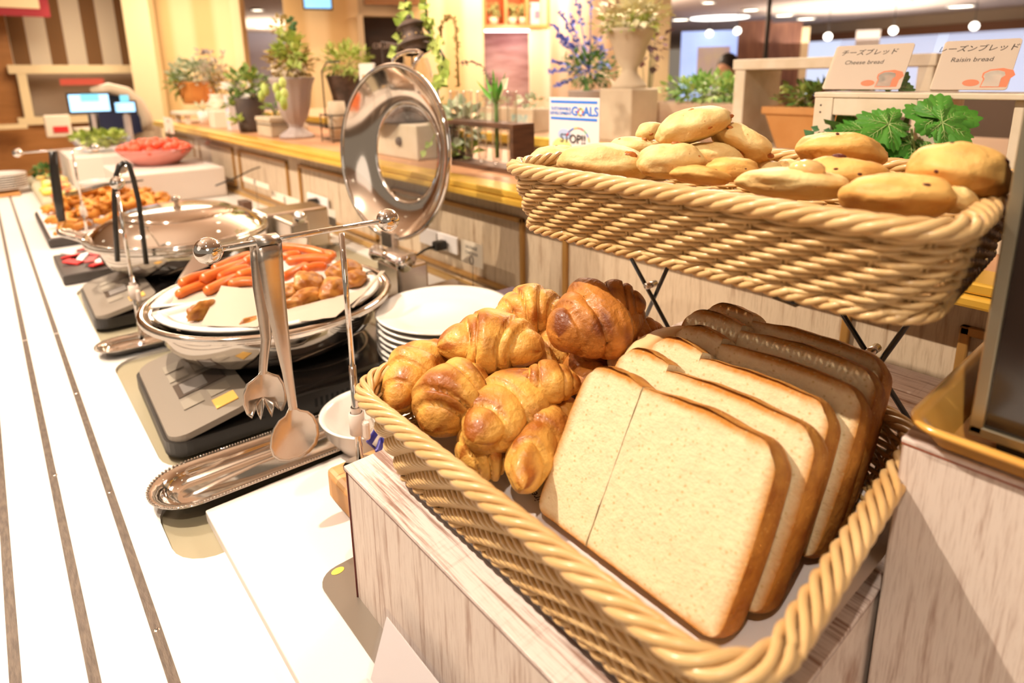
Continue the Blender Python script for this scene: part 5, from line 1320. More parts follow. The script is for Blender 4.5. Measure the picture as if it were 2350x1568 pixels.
MB().box((-.006, -.055, .14), (.006, .055, .285), bev=.003).build('frame', M_porc, o)
MB().box((-.0068, -.030, .165), (-.0058, .030, .245)).build('picture', mat('orange_picture', (.72, .36, .14), .6), o)
# lantern on a white block, behind the raised lid
bk = thing('white_painted_block', 'white painted wooden block with a grey stripe and dark knob under the lantern', 'block', (.985, 1.73, LZ))
MB().box((-.055, -.19, 0), (.055, .19, .10), bev=.004).build('block', M_wpaint, bk)
MB().box((-.0562, .055, .001), (-.0548, .105, .099)).build('stripe', mat('grey_paint', (.42, .36, .30), .6), bk)
MB().lathe([(0, .010), (.010, .010), (.013, .006), (.013, 0)], 24, M=TR(-.055, -.095, .050) @ Matrix.Rotation(-pi / 2, 4, 'Y')).build('knob', M_iron, bk)
ln_ = thing('lantern', 'old dark iron lantern with a leaning cap, seen through the raised lid', 'lantern', (.985, 1.72, LZ + .1005))
MB().lathe([(0, 0), (.105, 0), (.108, .008), (.080, .022), (.062, .045), (.058, .065), (.050, .068), (0, .066)], 40).build('base', M_iron, ln_)
cp = atX(952, 92, .985) - ln_.location; tl = Matrix.Translation(cp) @ Matrix.Rotation(radians(-16), 4, 'X') @ Matrix.Rotation(radians(-4), 4, 'Y') @ Matrix.Scale(.70, 4)
MB().lathe([(.052, -.052), (.056, -.050), (.056, -.018), (.066, -.014), (.074, -.020), (.078, -.014), (.066, -.004), (.054, -.002)], 40, M=tl).build('collar', M_iron, ln_)
MB().lathe([(.054, -.002), (.044, .012), (.042, .040), (.056, .052), (.062, .054), (.058, .060), (.046, .070), (.034, .078), (.014, .084), (0, .086)], 40, M=tl).build('vented_cap', M_iron, ln_)
mb = MB(); mb.ball((0, 0, 0), .013, M=tl @ TR(0, 0, .093)); mb.build('finial', M_iron, ln_)
mb = MB()
for k in range(10): w_ = 2 * pi * k / 10; mb.ball((.0425 * cos(w_), .0425 * sin(w_), .016), (.0035, .0035, .0045), nu=8, nv=6, M=tl)
mb.build('vent_hole', mat('vent_glow_brass', (.75, .5, .2), .4, .6), ln_)
q0 = cp + Vector((0, 0, -.05)); MB().lathe([(.034, 0), (.050, -.06), (.052, -.13), (.046, -.17 )], 40, M=Matrix.Translation(q0)).build('glass_chimney', M_glass, ln_)
for s_ in (-1, 1):
    MB().tube([(0, s_ * .060, .03), (0, s_ * .085, .12), (0, s_ * .088, .24), (cp.x, cp.y + s_ * .075, cp.z - .01)], .0032, 6).build('guard_wire', M_iron, ln_)
# vine over the lantern
vn = thing('vine_hoop', 'black wire hoop wound with variegated vine leaves beside the lantern', 'plant', (1.0, 1.60, LZ + .0))
pts = [atX(px, py, 1.02) for px, py in ((905, 130), (926, 60), (934, 20), (925, -40), (950, -70), (975, -10), (980, 40), (985, 75), (1003, 100), (1018, 130), (1012, 180), (1005, 205))]
mb = MB(); mb.tube([pts[0].lerp(pts[1], .0)] + pts[1:], .0032, 6); mb.build('wire', M_blackm, vn, w=True)
p_end = pts[-1]; MB().tube([p_end, Vector((p_end.x, p_end.y, LZ + .002))], .003, 6).build('wire_foot', M_blackm, vn, w=True)
rnd = random.Random(14); mb = MB()
for i in range(len(pts) - 1):
    for k in range(7):
        p = pts[i].lerp(pts[i + 1], rnd.random()); d_ = Vector((rnd.uniform(-1, .3), rnd.uniform(-1, 1), rnd.uniform(-1, .6)))
        leaf_quads(mb, p, d_, Vector((-1, -1, .5)), .040 * rnd.uniform(.6, 1.2), .028, rnd.random())
mb.build('vine_leaves', M_lime, vn, w=True)
pts2 = [atX(px, py, 1.06) for px, py in ((1012, 100), (1012, 60), (1022, 42), (1034, 38), (1044, 48), (1048, 90), (1050, 140), (1052, 200))]
MB().tube(pts2, .004, 6).build('moss_ring', M_olive, vn, w=True)
rnd = random.Random(15); mb = MB()
for i in range(len(pts2) - 1):
    for k in range(8): leaf_quads(mb, pts2[i].lerp(pts2[i + 1], rnd.random()), Vector((rnd.uniform(-1, 1), rnd.uniform(-1, 1), rnd.uniform(-1, 1))), Vector((-1, -.6, .5)), .014, .009, rnd.random())
mb.build('moss_leaves', M_olive, vn, w=True)
plant('ivy_pot', 'variegated ivy pot spreading white edged leaves right of the raised lid', 0, 0, fol=((0, 0, .10, .05, .09, .055, 110, .040, .030, M_pgreen, 'foliage'), (-.04, -.06, .03, .02, .05, .03, 24, .036, .026, M_green, 'trailing_leaves')), pot=potf([(0, 0), (.035, 0), (.045, .06), (0, .058)], M_darkpot), rnd_seed=16, base=(1.03, 1.47, LZ))
plant('potted_fern', 'bright green fluffy plant in an orange pot behind the lantern', 0, 0, fol=((0, 0, .14, .07, .08, .05, 240, .024, .014, M_lime, 'foliage'),), pot=potf([(0, 0), (.04, 0), (.05, .09), (0, .088)], M_terra), rnd_seed=17, base=(1.19, 1.90, LZ))
plant('leafy_bush', 'dark and cream leafy bush left of the lantern cap', 0, 0, fol=((0, 0, .15, .07, .13, .06, 200, .034, .016, M_green, 'foliage'),), pot=potf([(0, 0), (.05, 0), (.06, .10), (0, .098)], M_stone), rnd_seed=18, base=(1.2, 2.12, LZ))
# test tube rack
tr = thing('test_tube_rack', 'dark wooden rack holding glass test tubes on the ledge', 'rack', (.985, 1.305, LZ))
y0, y1 = -.165, .165
MB().box((-.034, y0, 0), (.034, y1, .012), bev=.001).build('bottom_board', M_darkwood, tr)
MB().box((-.034, y0, .108), (.034, y1, .120), bev=.001).build('top_board', M_darkwood, tr)
for s_ in (y0, y1 - .012): MB().box((-.034, s_, .012), (.034, s_ + .012, .108)).build('side_board', M_darkwood, tr)
for k in range(5):
    y = -.122 + k * .061
    tb = thing('test_tube', ('clear glass test tube at the %s of the dark rack' % ('far left end', 'second place from the left', 'middle', 'second place from the right', 'near right end')[4 - k]), 'glass tube', (.985, 1.305 + y, LZ + .0125), 0, 'test tubes in the rack')
    MB().lathe([(0, 0), (.007, .002), (.012, .010), (.013, .03), (.013, .178), (.0145, .182), (.0125, .183), (.0118, .178), (.0118, .03), (.010, .012), (0, .004)], 24).build('tube', M_glass, tb)
sp = thing('tube_plant', 'green grassy sprig with an arching purple stem in a test tube', 'plant', (.985, 1.305 + .061 * -1, LZ + .03))
rnd = random.Random(5); mb = MB()
for k in range(11):
    d_ = Vector((rnd.uniform(-.5, .2), rnd.uniform(-.7, .9), 1)); leaf_quads(mb, Vector((0, 0, .13)), d_, Vector((-1, -.5, .2)), rnd.uniform(.05, .10), .011, rnd.random())
mb.build('blades', mat('grass_green', (.03, .22, .02), .4, col2=(.16, .42, .05), attr=.4), sp)
MB().tube([(0, 0, 0), (0, 0, .14)], .005, 8).build('stem_bundle', M_green, sp)
arc = [Vector((0, 0, .14)), Vector((0, .02, .19)), Vector((0, .05, .225)), Vector((0, .10, .238)), Vector((0, .15, .236))]
MB().tube(arc, .0012, 5).build('arching_stem', M_stem, sp)
mb = MB()
for i in range(len(arc) - 1):
    for k in range(12): leaf_quads(mb, arc[i].lerp(arc[i + 1], k / 12), Vector((rnd.uniform(-1, 1), rnd.uniform(-.5, .5), rnd.uniform(-1, 1))), Vector((-1, 0, .3)), .010, .006, rnd.random())
mb.build('purple_buds', M_purple, sp)
mb = MB(); leaf_quads(mb, Vector((0, -.03, .17)), Vector((-.2, -.6, .5)), Vector((-1, 0, 0)), .045, .03, .9); mb.tube([(0, 0, .13), (0, -.03, .17)], .0012, 5); mb.build('pale_flower', M_cream, sp)
vs_ = thing('hanging_vine', 'thin vine with round leaves hanging down in front of the test tube rack', 'plant', (.94, 1.40, LZ + .12))
pl = [Vector((0, -.03, .005)), Vector((-.015, .0, .0)), Vector((-.02, .02, -.03)), Vector((-.03, .035, -.06)), Vector((-.05, .03, -.075))]
MB().tube(pl, .0016, 5).build('stem', M_lime, vs_); mb = MB()
for (i, d_) in ((1, (-.3, .6, .4)), (2, (-.4, -.6, .1)), (3, (-.2, .7, -.4)), (4, (-.5, -.7, .2)), (4, (-.4, .1, -.8)), (3, (-.3, -.8, .0))): leaf_quads(mb, pl[i], Vector(d_), Vector((-1, -.4, .2)), .026, .022, rnd.random())
mb.build('leaves', M_green, vs_)

# goals sign, standing on the ledge behind the upper basket
sg = thing('notice_sign', 'white laminated notice with blue bars reading GOALS and STOP', 'sign', (.955, .965, LZ))
yl = atX(1261, 300, .955).y - .965; yr = atX(1376, 300, .955).y - .965; zt_ = atX(1320, 224, .955).z - LZ
Wd = yl - yr; Ms = frame((0, (yl + yr) / 2, 0), (0, -1, 0), Vector((0, 0, 1)))
def sbox(x0, x1, z0, z1, m, nm, d=.0006):
    MB().box((x0, z0, .0), (x1, z1, d), M=frame((-.0010 - d * 0, (yl + yr) / 2, 0), (0, -1, 0), (0, 0, 1))).build(nm, m, sg)
MB().box((-.001, yr, .0), (.001, yl, zt_), bev=.0008).build('sheet', M_wpap, sg)
h = zt_; w2 = Wd / 2
def sB(x0, x1, a_, b_, m, nm): MB().box((-.0016, (yl + yr) / 2 - x1, h * b_), (-.0010, (yl + yr) / 2 - x0, h * a_)).build(nm, m, sg)
sB(-w2 * .92, w2 * .92, .965, .935, M_blue, 'blue_bar'); sB(-w2 * .92, w2 * .92, .775, .745, M_blue, 'blue_bar')
Fs = lambda x, f: frame(Vector((-.0018, (yl + yr) / 2 - x, h * f)), (0, -1, 0), (0, 0, 1))
text('SUSTAINABLE', .0098, M_blue, Fs(-w2 * .50, .872), sg, bold=.02); text('DEVELOPMENT', .0098, M_blue, Fs(-w2 * .50, .818), sg, bold=.02)
text('G', .026, M_blue, Fs(w2 * .06, .845), sg, bold=.03); text('ALS', .026, M_blue, Fs(w2 * .68, .845), sg, bold=.03)
cols = [M_red, M_yel, M_grn, M_orange, M_blue]
for k in range(10):
    w0 = 2 * pi * k / 10; mb = MB(); mb.box((.0052, -.0018, 0), (.0088, .0018, .0006), M=Fs(w2 * .29, .842) @ RZ(w0)); mb.build('colour_wheel', cols[k % 5], sg)
mb = MB(); mb.ball((0, 0, 0), (.030, .022, .0004), M=Fs(-w2 * .45, .42)); mb.build('yellow_map_shape', mat('pale_yellow_print', (.80, .72, .28), .6), sg)
mb = MB(); mb.ball((0, 0, 0), (.020, .012, .0004), M=Fs(-w2 * .35, .58)); mb.build('blue_map_shape', M_lilac, sg)
text('STOP!!', .026, M_ink, frame(Vector((-.0022, (yl + yr) / 2, h * .53)), (0, -1, 0), (0, 0, 1)), sg, bold=.015)
for k in range(9):
    w0 = radians(150 - 17 * k); mb = MB(); mb.box((-.0045, -.0013, 0), (.0045, .0013, .0006), M=Fs(w2 * .18 + .034 * cos(w0) * 1.0, .50 + (.030 * sin(w0)) / h) @ RZ(w0 + pi / 2)); mb.build('colour_dash', cols[(k * 2) % 5] if k != 1 else M_navy, sg)
text("PLEASE DON'T WASTE FOOD", .0065, M_red, Fs(w2 * .08, .365), sg, bold=.02)
mb = MB(); mb.add([(-.012, 0, 0), (.012, 0, 0), (0, .010, 0), (-.012, 0, .0005), (.012, 0, .0005), (0, .010, .0005)], [(0, 2, 1), (3, 4, 5), (0, 1, 4, 3), (1, 2, 5, 4), (2, 0, 3, 5)], sm=False, M=Fs(-w2 * .35, .24)); mb.build('roof_mark', M_ink, sg)

# white crate with parsley and two bread cards
CRX = .945
cy0 = atX(2160, 228, CRX).y; cy1 = atX(1870, 222, CRX).y; cz = atX(1870, 222, CRX).z
cr_ = thing('white_crate', 'distressed white wooden crate stand with dark nail holes behind the upper basket', 'crate', (CRX, cy0, LZ))
dpt = .10; tk = .027
def cb(lo, hi, nm): MB().box(lo, hi, bev=.0015).build(nm, M_wpaint, cr_, w=True)
for y in (cy0, cy1 - tk):
    cb((CRX, y, LZ), (CRX + .014, y + tk, cz - .001), 'corner_post'); cb((CRX + dpt - .014, y, LZ), (CRX + dpt, y + tk, cz - .001), 'corner_post')
cb((CRX + .001, cy0 + tk, cz - .026), (CRX + .013, cy1 - tk, cz - .001), 'top_rail'); cb((CRX + dpt - .013, cy0 + tk, cz - .026), (CRX + dpt - .001, cy1 - tk, cz - .001), 'top_rail')
cb((CRX + .014, cy0, cz - .026), (CRX + dpt - .014, cy0 + .012, cz - .001), 'side_rail'); cb((CRX + .014, cy1 - .012, cz - .026), (CRX + dpt - .014, cy1, cz - .001), 'side_rail')
cb((CRX - .001, cy0 - .095, cz - .001), (CRX + dpt + .001, cy1 + .001, cz + .0065), 'top_board')
cb((CRX + .01, cy0 - .09, LZ), (CRX + .03, cy0 - .075, cz - .001), 'extension_post')
cb((CRX + .001, cy0, LZ + .0), (CRX + dpt - .001, cy1, LZ + .012), 'bottom_board')
mb = MB()
for (dy, dz) in ((.010, .012), (.010, .022), (.011, .060), (.010, .048)):
    for yy in (cy1 - dy, cy0 + dy): mb.ball((CRX - .0001, yy, cz - dz), (.0006, .0015, .0015), nu=8, nv=6)
mb.build('nail_holes', M_iron, cr_, w=True)
# parsley leaves
pr_ = thing('parsley_bunch', 'bunch of fresh flat parsley spilling out of the white crate', 'plant', (CRX + .04, (cy0 + cy1) / 2, LZ + .012))
def lobed(mb, mv, M, L_, seed, v=.3, lobes=5):
    rnd = random.Random(seed); outline = []; N_ = 110
    for i in range(N_ + 1):
        w_ = -2.55 + 5.10 * i / N_; r = .0
        for k in range(lobes):
            c_ = (-2.0, -1.02, 0, 1.02, 2.0)[k]; ll = (.62, .86, 1.0, .88, .60)[k]
            r = max(r, ll * max(0, cos(max(-1.57, min(1.57, (w_ - c_) * 2.0)))) ** .55)
        r = max(r, .22); r *= 1 + .12 * abs(sin(i * .62)) * (1 if r > .3 else 0) + .02 * rnd.uniform(-1, 1)
        outline.append((r * L_ * sin(w_), r * L_ * cos(w_)))
    vs = [(0, 0, 0)]; aa = [v + .3]
    for ring in (.33, .66, 1.0):
        for k, (x, y) in enumerate(outline):
            w_ = atan2(x, y); f = ring
            z = L_ * (.06 * sin(w_ * 6.1) * f + .10 * f * f * (abs(cos(w_ * 1.5)) - .5) - .12 * f * f)
            vs.append((x * f, y * f, z)); aa.append(max(0, min(1, v + .25 * (1 - f) + .1 * sin(w_ * 9))))
    n = len(outline); fs = []
    for i in range(n - 1):
        fs.append((0, 1 + i, 2 + i))
        for q in range(2): a = 1 + q * n + i; fs.append((a, a + n, a + n + 1, a + 1))
    mb.add(vs, fs, a=aa, M=M)
    for k in range(lobes):
        c_ = (-2.0, -1.02, 0, 1.02, 2.0)[k]; ll = (.55, .78, .92, .80, .54)[k] * L_
        def zz(w_, f): return L_ * (.06 * sin(w_ * 6.1) * f + .10 * f * f * (abs(cos(w_ * 1.5)) - .5) - .12 * f * f) + .0007
        mv.tube([(sin(c_) * ll * f, cos(c_) * ll * f, zz(c_, f)) for f in (0, .3, .6, .9)], [.0007, .0006, .0004, .0002], 5, M=M)
        for sd in (-1, 1):
            for f0 in (.3, .5, .68):
                w1 = c_ + sd * .30 * (1.2 - f0) * 1.1; f1 = min(.95, f0 + .2)
                mv.tube([(sin(c_) * ll * f0, cos(c_) * ll * f0, zz(c_, f0)), (sin(w1) * ll * f1, cos(w1) * ll * f1, zz(w1, f1))], .00032, 4, M=M)
vd = -(RC @ Vector((0, 0, 1)))   # looking direction
def leaf_at(px, py, X, L_, ang, tilt, seed, nm='leaf', lobes=5, v=.15):
    p = atX(px, py, X) - pr_.location
    nrm = (-vd + Vector((0, 0, tilt))).normalized(); w_ = radians(ang)
    d_ = RC @ Vector((cos(w_), sin(w_), 0)); ey = (d_ - nrm * d_.dot(nrm)).normalized(); ex = ey.cross(nrm)
    M = Matrix(((ex.x, ey.x, nrm.x, p.x), (ex.y, ey.y, nrm.y, p.y), (ex.z, ey.z, nrm.z, p.z), (0, 0, 0, 1)))
    mb, mv = MB(), MB(); lobed(mb, mv, M, L_, seed, v, lobes); o = mb.build(nm, M_leaf, pr_); mv.build('veins', M_vein, o)
leaf_at(2158, 274, .905, .050, 12, .5, 1); leaf_at(2038, 286, .895, .040, 215, .6, 2); leaf_at(2040, 284, .90, .030, 60, .6, 6)
leaf_at(2150, 270, .912, .036, 150, .7, 3); leaf_at(2162, 282, .90, .038, -30, .3, 4)
leaf_at(2090, 330, .92, .036, 200, .9, 5, v=.0); leaf_at(2070, 350, .91, .036, 190, 1.2, 7, v=.0); leaf_at(2130, 345, .93, .034, 20, 1.0, 8, v=0)
leaf_at(1980, 300, .95, .034, 170, .8, 9, v=0); leaf_at(1950, 320, .93, .030, 200, .9, 10, v=0)
leaf_at(2060, 200, 1.03, .030, 60, .3, 11, v=.0)
MB().tube([atX(2092, 296, .93) - pr_.location, atX(2094, 320, .92) - pr_.location, atX(2102, 355, .915) - pr_.location], .0016, 6).build('leaf_stalk', M_vein, pr_)
rnd = random.Random(77)
foliage((0, 0, .085), (.045, .085, .07), 130, .032, .022, rnd, shell=.1).build('inner_leaves', M_dgreen, pr_)
mb = MB()
for k in range(10): mb.tube([(rnd.uniform(-.02, .03), rnd.uniform(-.05, .05), .0), (rnd.uniform(-.03, .0), rnd.uniform(-.07, .07), .12 + rnd.uniform(-.03, .03))], .0014, 5)
mb.build('stalks', M_stem, pr_)
eu = thing('small_leaf_sprig', 'small round leaved sprig at the left foot of the white crate', 'plant', atX(1895, 315, .93))
mb = MB(); rnd = random.Random(8)
for (px, py, l_) in ((1868, 322, .022), (1880, 300, .014), (1890, 308, .014), (1900, 296, .012), (1908, 302, .012), (1898, 312, .014)):
    leaf_quads(mb, atX(px, py, .925) - eu.location, RC @ Vector((rnd.uniform(-1, .2), rnd.uniform(-.6, .8), 0)), -vd, l_, l_ * .75, .4)
mb.build('round_leaves', mat('blue_green_leaf', (.07, .22, .09), .5, col2=(.20, .40, .20), attr=.4), eu)
MB().tube([Vector((.005, .03, -.01)), Vector((0, 0, 0)), atX(1910, 300, .93) - eu.location, Vector((.02, -.02, -.045))], .0010, 5).build('stem', M_stem, eu)

def bread_card(label, yL, yR, txt1, txt2, rot, cx_off):
    """leaning clear holder with a laminated card; local x to the right as seen from the aisle"""
    t = thing('bread_card_holder', label, 'sign', (CRX + .022, (yL + yR) / 2, cz + .0067)); w_ = yL - yR; h_ = .087
    lean = Vector((.52, 0, .85)).normalized(); ex = Vector((0, -1, 0))
    M = frame((0, w_ / 2, .0008), ex, lean)
    mb = MB(); mb.box((0, 0, 0), (w_, h_, .0012), M=M); mb.box((0, 0, .0034), (w_, h_ * .999, .0044), M=M)
    for i_ in range(1): pass
    mb.box((0, h_ - .0012, .0), (w_, h_, .0044), M=M)
    mb.box((0, -w_ / 2, .0), (.034, w_ / 2, .0011)); mb.build('acrylic', M_acryl, t)
    cw, ch = w_ * .84, h_ * .84
    mb = MB(); pts = rrect(-.004 + cx_off, .002, -.004 + cx_off + cw, .002 + ch, .004); extrude(mb, pts, .0016, .0028, M=M); mb.build('card', mat('laminated_card', (.62, .50, .38), .5), t)
    Q = lambda x, y: M @ TR(x, y, .0030)
    text(txt1, ch * .145, M_ink, Q(-.004 + cx_off + cw * .46, .002 + ch * .82), t, bold=.004, sx=1.05, shear=.18)
    text(txt2, ch * .13, M_ink, Q(-.004 + cx_off + cw * .44, .002 + ch * .60), t, shear=.12)
    # little loaf and roll drawing
    ox, oy = -.004 + cx_off + cw * .80, .002 + ch * .06; s_ = ch * .30
    def poly(pts, z0, z1, m, nm):
        mb = MB(); extrude(mb, [(ox + x * s_, oy + y * s_) for x, y in pts], z0, z1, M=M); mb.build(nm, m, t)
    loaf = [(-.5, 0), (.35, 0), (.35, .55), (.5, .72), (.42, .95), (.1, 1.05), (-.25, 1.02), (-.5, .85), (-.52, .65), (-.42, .5)]
    big = [(-.55, -.05), (.72, -.02), (.75, .5), (.95, .75), (.8, 1.05), (.3, 1.2), (-.3, 1.12), (-.6, .9), (-.6, .62), (-.5, .5)]
    poly(big, .0028, .0031, M_orange, 'loaf_outline'); poly(loaf, .0031, .0034, M_cardp, 'loaf_face')
    poly([(-1.05 + .42 * cos(a_), .25 + .22 * sin(a_)) for a_ in [2 * pi * k / 20 for k in range(20)]], .0028, .0032, M_orange, 'roll_mark')
    return t
yA, yB = atX(1876, 216, CRX).y, atX(2088, 216, CRX).y
bread_card('clear holder with the Cheese bread card on the white crate', yA, yB - .004, 'チーズブレッド', 'Cheese bread', 0, 0)
yA, yB = atX(2122, 220, CRX).y, atX(2330, 220, CRX).y
bread_card('clear holder with the Raisin bread card on the white crate', yA, yB - .004, 'レーズンブレッド', 'Raisin bread', 0, .002)

# rear counter things
sh = thing('white_shelf_frame', 'open white wooden shelf frame on the rear counter', 'shelf', (1.80, .81, LZ))
y0, y1, zt_ = .53, 1.058, .545
for (lo, hi, nm) in (((1.76, y1 - .035, LZ), (1.98, y1, zt_ - .03), 'side_board'), ((1.76, y0, LZ), (1.98, y0 + .035, zt_ - .03), 'side_board'), ((1.755, y0 - .005, zt_ - .03), (1.985, y1 + .005, zt_), 'top_board'), ((1.76, y0, LZ), (1.98, y1, LZ + .012), 'bottom_board')):
    MB().box(lo, hi, bev=.003).build(nm, M_wpaint, sh, w=True)
def planter_box(t):
    vs = [(-.055, -.10, 0), (.055, -.10, 0), (.055, .10, 0), (-.055, .10, 0), (-.075, -.14, .115), (.075, -.14, .115), (.075, .14, .115), (-.075, .14, .115)]
    MB().add(vs, [(0, 3, 2, 1), (4, 5, 6, 7), (0, 1, 5, 4), (1, 2, 6, 5), (2, 3, 7, 6), (3, 0, 4, 7)], sm=False).build('pot', M_clay, t)
    MB().box((-.08, -.145, .10), (.08, .145, .122), bev=.003).build('pot_rim', M_clay, t)
plant('succulent_planter', 'tan ribbed planter of green and dark red succulents inside the white shelf', 0, 0, fol=((0, 0, .150, .07, .14, .040, 300, .030, .020, M_green, 'succulents'), (0, -.03, .155, .06, .06, .035, 120, .030, .020, mat('red_brown_leaf', (.16, .05, .03), .5, col2=(.3, .12, .06), attr=.4), 'dark_rosettes'), (0, -.11, .15, .05, .03, .03, 60, .03, .02, M_dgreen, 'dark_leaves')), pot=planter_box, rnd_seed=41, base=(1.86, .83, LZ + .0125), nst=3)
def ped(t):
    MB().box((-.075, -.075, 0), (.075, .075, .185), bev=.006).build('pedestal', M_cstone, t)
    MB().lathe([(0, .185), (.065, .185), (.06, .20), (.03, .235), (.028, .255), (.05, .285), (.062, .33), (.085, .375), (.095, .385), (.09, .39), (0, .37)], 32).build('urn', M_cstone, t)
plant('urn_flowers', 'cream urn on a square pedestal topped with pale yellow green flowers', 0, 0, fol=((0, 0, .435, .12, .13, .055, 330, .034, .026, M_cream, 'flowers'), (0, .02, .40, .12, .14, .04, 110, .034, .022, M_lime, 'leaves')), pot=ped, rnd_seed=42, base=(1.80, 1.50, LZ), nst=4)
bf = plant('blue_flower_pot', 'spiky blue flowers over dark green leaves in a stone pot', 0, 0, fol=((0, 0, .255, .11, .12, .075, 330, .036, .014, M_dgreen, 'leaves'), (0, 0, .30, .11, .13, .08, 90, .026, .020, M_blueflow, 'blossoms')), pot=potf([(0, 0), (.075, 0), (.085, .17), (.09, .175), (0, .17)], M_stone), rnd_seed=43, base=(1.86, 1.75, LZ), nst=4)
rnd = random.Random(44); mb = MB()
for (dy, dz) in ((.20, .17), (.15, .22), (.10, .20), (.06, .26), (.20, .02), (.21, -.02), (.16, .12), (-.02, .30), (.12, .11), (.17, -.08)):
    b_ = Vector((0, 0, .25)); e = Vector((-.02, dy, .27 + dz)); d_ = (e - b_).normalized()
    mb.tube([b_, e], .002, 5)
    for k in range(16): leaf_quads(mb, b_.lerp(e, .62 + .38 * k / 16), Vector((rnd.uniform(-1, 1), rnd.uniform(-1, 1), rnd.uniform(-.3, 1))), Vector((-1, -1, 0)), .020, .014, rnd.random())
mb.build('flower_spikes', M_blueflow, bf)
def longbox(t): MB().box((-.09, -.20, 0), (.09, .23, .135), bev=.01).build('planter', mat('brown_stone_trough', (.40, .25, .17), .8, col2=(.55, .42, .30), nscale=6, nstretch=(1, 1, 3)), t)
plant('trough_planter', 'long stone trough full of light green bushy leaves with tiny white flowers', 0, 0, fol=((0, 0.02, .172, .11, .21, .055, 700, .030, .018, mat('fresh_green', (.13, .34, .05), .55, col2=(.50, .62, .22), attr=.4), 'foliage'), (0, -.17, .14, .07, .06, .07, 110, .030, .018, M_lime, 'trailing_leaves'), (0, .0, .19, .11, .20, .045, 36, .014, .014, M_porc, 'tiny_flowers')), pot=longbox, rnd_seed=45, base=(1.98, 1.25, LZ), nst=4)
o = thing('dark_sprig', 'dark purple seed head sprig rising behind the urn and the trough', 'plant', (2.06, 1.62, LZ)); rnd = random.Random(46)
foliage((0, 0, .36), (.06, .08, .10), 90, .030, .026, rnd, shell=.1).build('seed_heads', M_purple, o); stems((0, 0, .0), (0, 0, .30), (.04, .05, .1), 8, rnd).build('stems', M_stem, o)
for k, (y, lab) in enumerate(((2.05, 'small box planter with pale blue decoration, right one, on the rear counter'), (2.28, 'small box planter with pale green decoration, left one, on the rear counter'))):
    o = thing('decorated_planter', lab, 'planter', (1.80, y, LZ)); MB().box((-.05, -.085, 0), (.05, .085, .10), bev=.006).build('box', M_cstone, o)
    MB().box((-.0512, -.055, .03), (-.0498, .055, .075)).build('painted_panel', mat('teal_paint' if k == 0 else 'mint_paint', (.20, .48, .52) if k == 0 else (.45, .62, .42), .6, col2=(.75, .70, .55), nscale=30), o)
    rnd = random.Random(50 + k); foliage((0, 0, .125), (.05, .09, .025), 60, .03, .02, rnd).build('sprigs', M_pgreen, o)
o = thing('round_plate', 'pale round plate lying on the rear counter behind the notice', 'plate', (1.78, 1.98 - .25, LZ)); MB().lathe([(0, 0), (.06, 0), (.10, .012), (.098, .014), (.06, .005), (0, .004)], 40).build('plate', M_cardp, o)
o = thing('rear_basket', 'round handled pale basket on the rear counter behind the blue flower pot', 'basket', (2.35, 2.15, LZ)); MB().lathe([(0, 0), (.12, 0), (.14, .12), (.13, .12), (0, .02)], 32).build('bowl', M_cstone, o)
MB().tube([(0, .12 * cos(a_), .12 + .12 * sin(a_)) for a_ in [pi * k / 12 for k in range(13)]], .008, 8).build('handle', M_cstone, o)

# ------------------------------------------------------------------ far end of the counter: fried food, salad, machine, screens
fb = thing('food_tray', 'dark rectangular tray heaped with fried potatoes at the far left', 'tray', (.30, 2.66, 0))
MB().box((.10, 2.38, .0006), (.52, 2.96, .03), bev=.008).build('tray', mat('dark_tray', (.05, .04, .035), .4), fb, w=True)
MB().box((.11, 2.39, .0302), (.51, 2.95, .034), bev=.001).build('paper_liner', M_wpap, fb, w=True)
rnd = random.Random(60); proto = []
for k in range(4):
    mb = MB(); n = 8; c_ = [Vector((-.034 + .068 * i / n, .006 * sin(i * .7 + k), .004 * sin(i * 1.1 + k))) for i in range(n + 1)]
    mb.tube(c_, [.006 + .0045 * sin(pi * i / n) + .001 * noise.noise(Vector((i, k, 0))) for i in range(n + 1)], 8); proto.append(mb.mesh('fried_piece', M_fry))
for k in range(170):
    u, v = rnd.uniform(-1, 1), rnd.uniform(-1, 1); hgt = max(0, 1 - (u * u + v * v) * .6)
    o = bpy.data.objects.new('fried_piece', proto[k % 4]); C.objects.link(o)
    o.location = (.31 + u * .165, 2.67 + v * .24, .045 + rnd.random() ** .5 * .085 * hgt); o.rotation_euler = (rnd.uniform(-.4, .4), rnd.uniform(-.4, .4), rnd.uniform(0, pi)); o.scale = (rnd.uniform(.9, 1.4),) * 3
    tag(o, 'golden fried potato piece in the heap on the far left tray', 'food', 'fried pieces on the far tray')
bt = thing('black_tongs', 'black tongs lying on the heap of fried potatoes', 'tongs', (.30, 2.6, .14))
for s_ in (0, .05): MB().tube([(-.12, s_ - .02, -.01), (.0, s_, .01), (.12, .03, .012)], .005, 8, flat=.6).build('arm', M_black, bt)
bx = thing('white_box', 'large white boxed stand behind the fried food supporting the tomatoes', 'box', (.60, 3.15, 0))
MB().box((.40, 2.98, .0006), (.80, 3.45, .13), bev=.006).build('box', mat('white_box_paint', (.84, .74, .66), .5), bx, w=True)
wc = thing('white_canister', 'white round container between the fried food and the big white box', 'container', (.34, 3.12, 0))
MB().lathe([(0, 0), (.07, 0), (.075, .10), (.078, .105), (.07, .105), (0, .10)], 36).build('body', M_porc, wc)
MB().box((.635, 2.20, .0006), (.665, 2.26, .10)).build('dark_box', M_darkwood); tag(bpy.data.objects['dark_box'], 'small dark brown upright box before the framed wall panels', 'box')
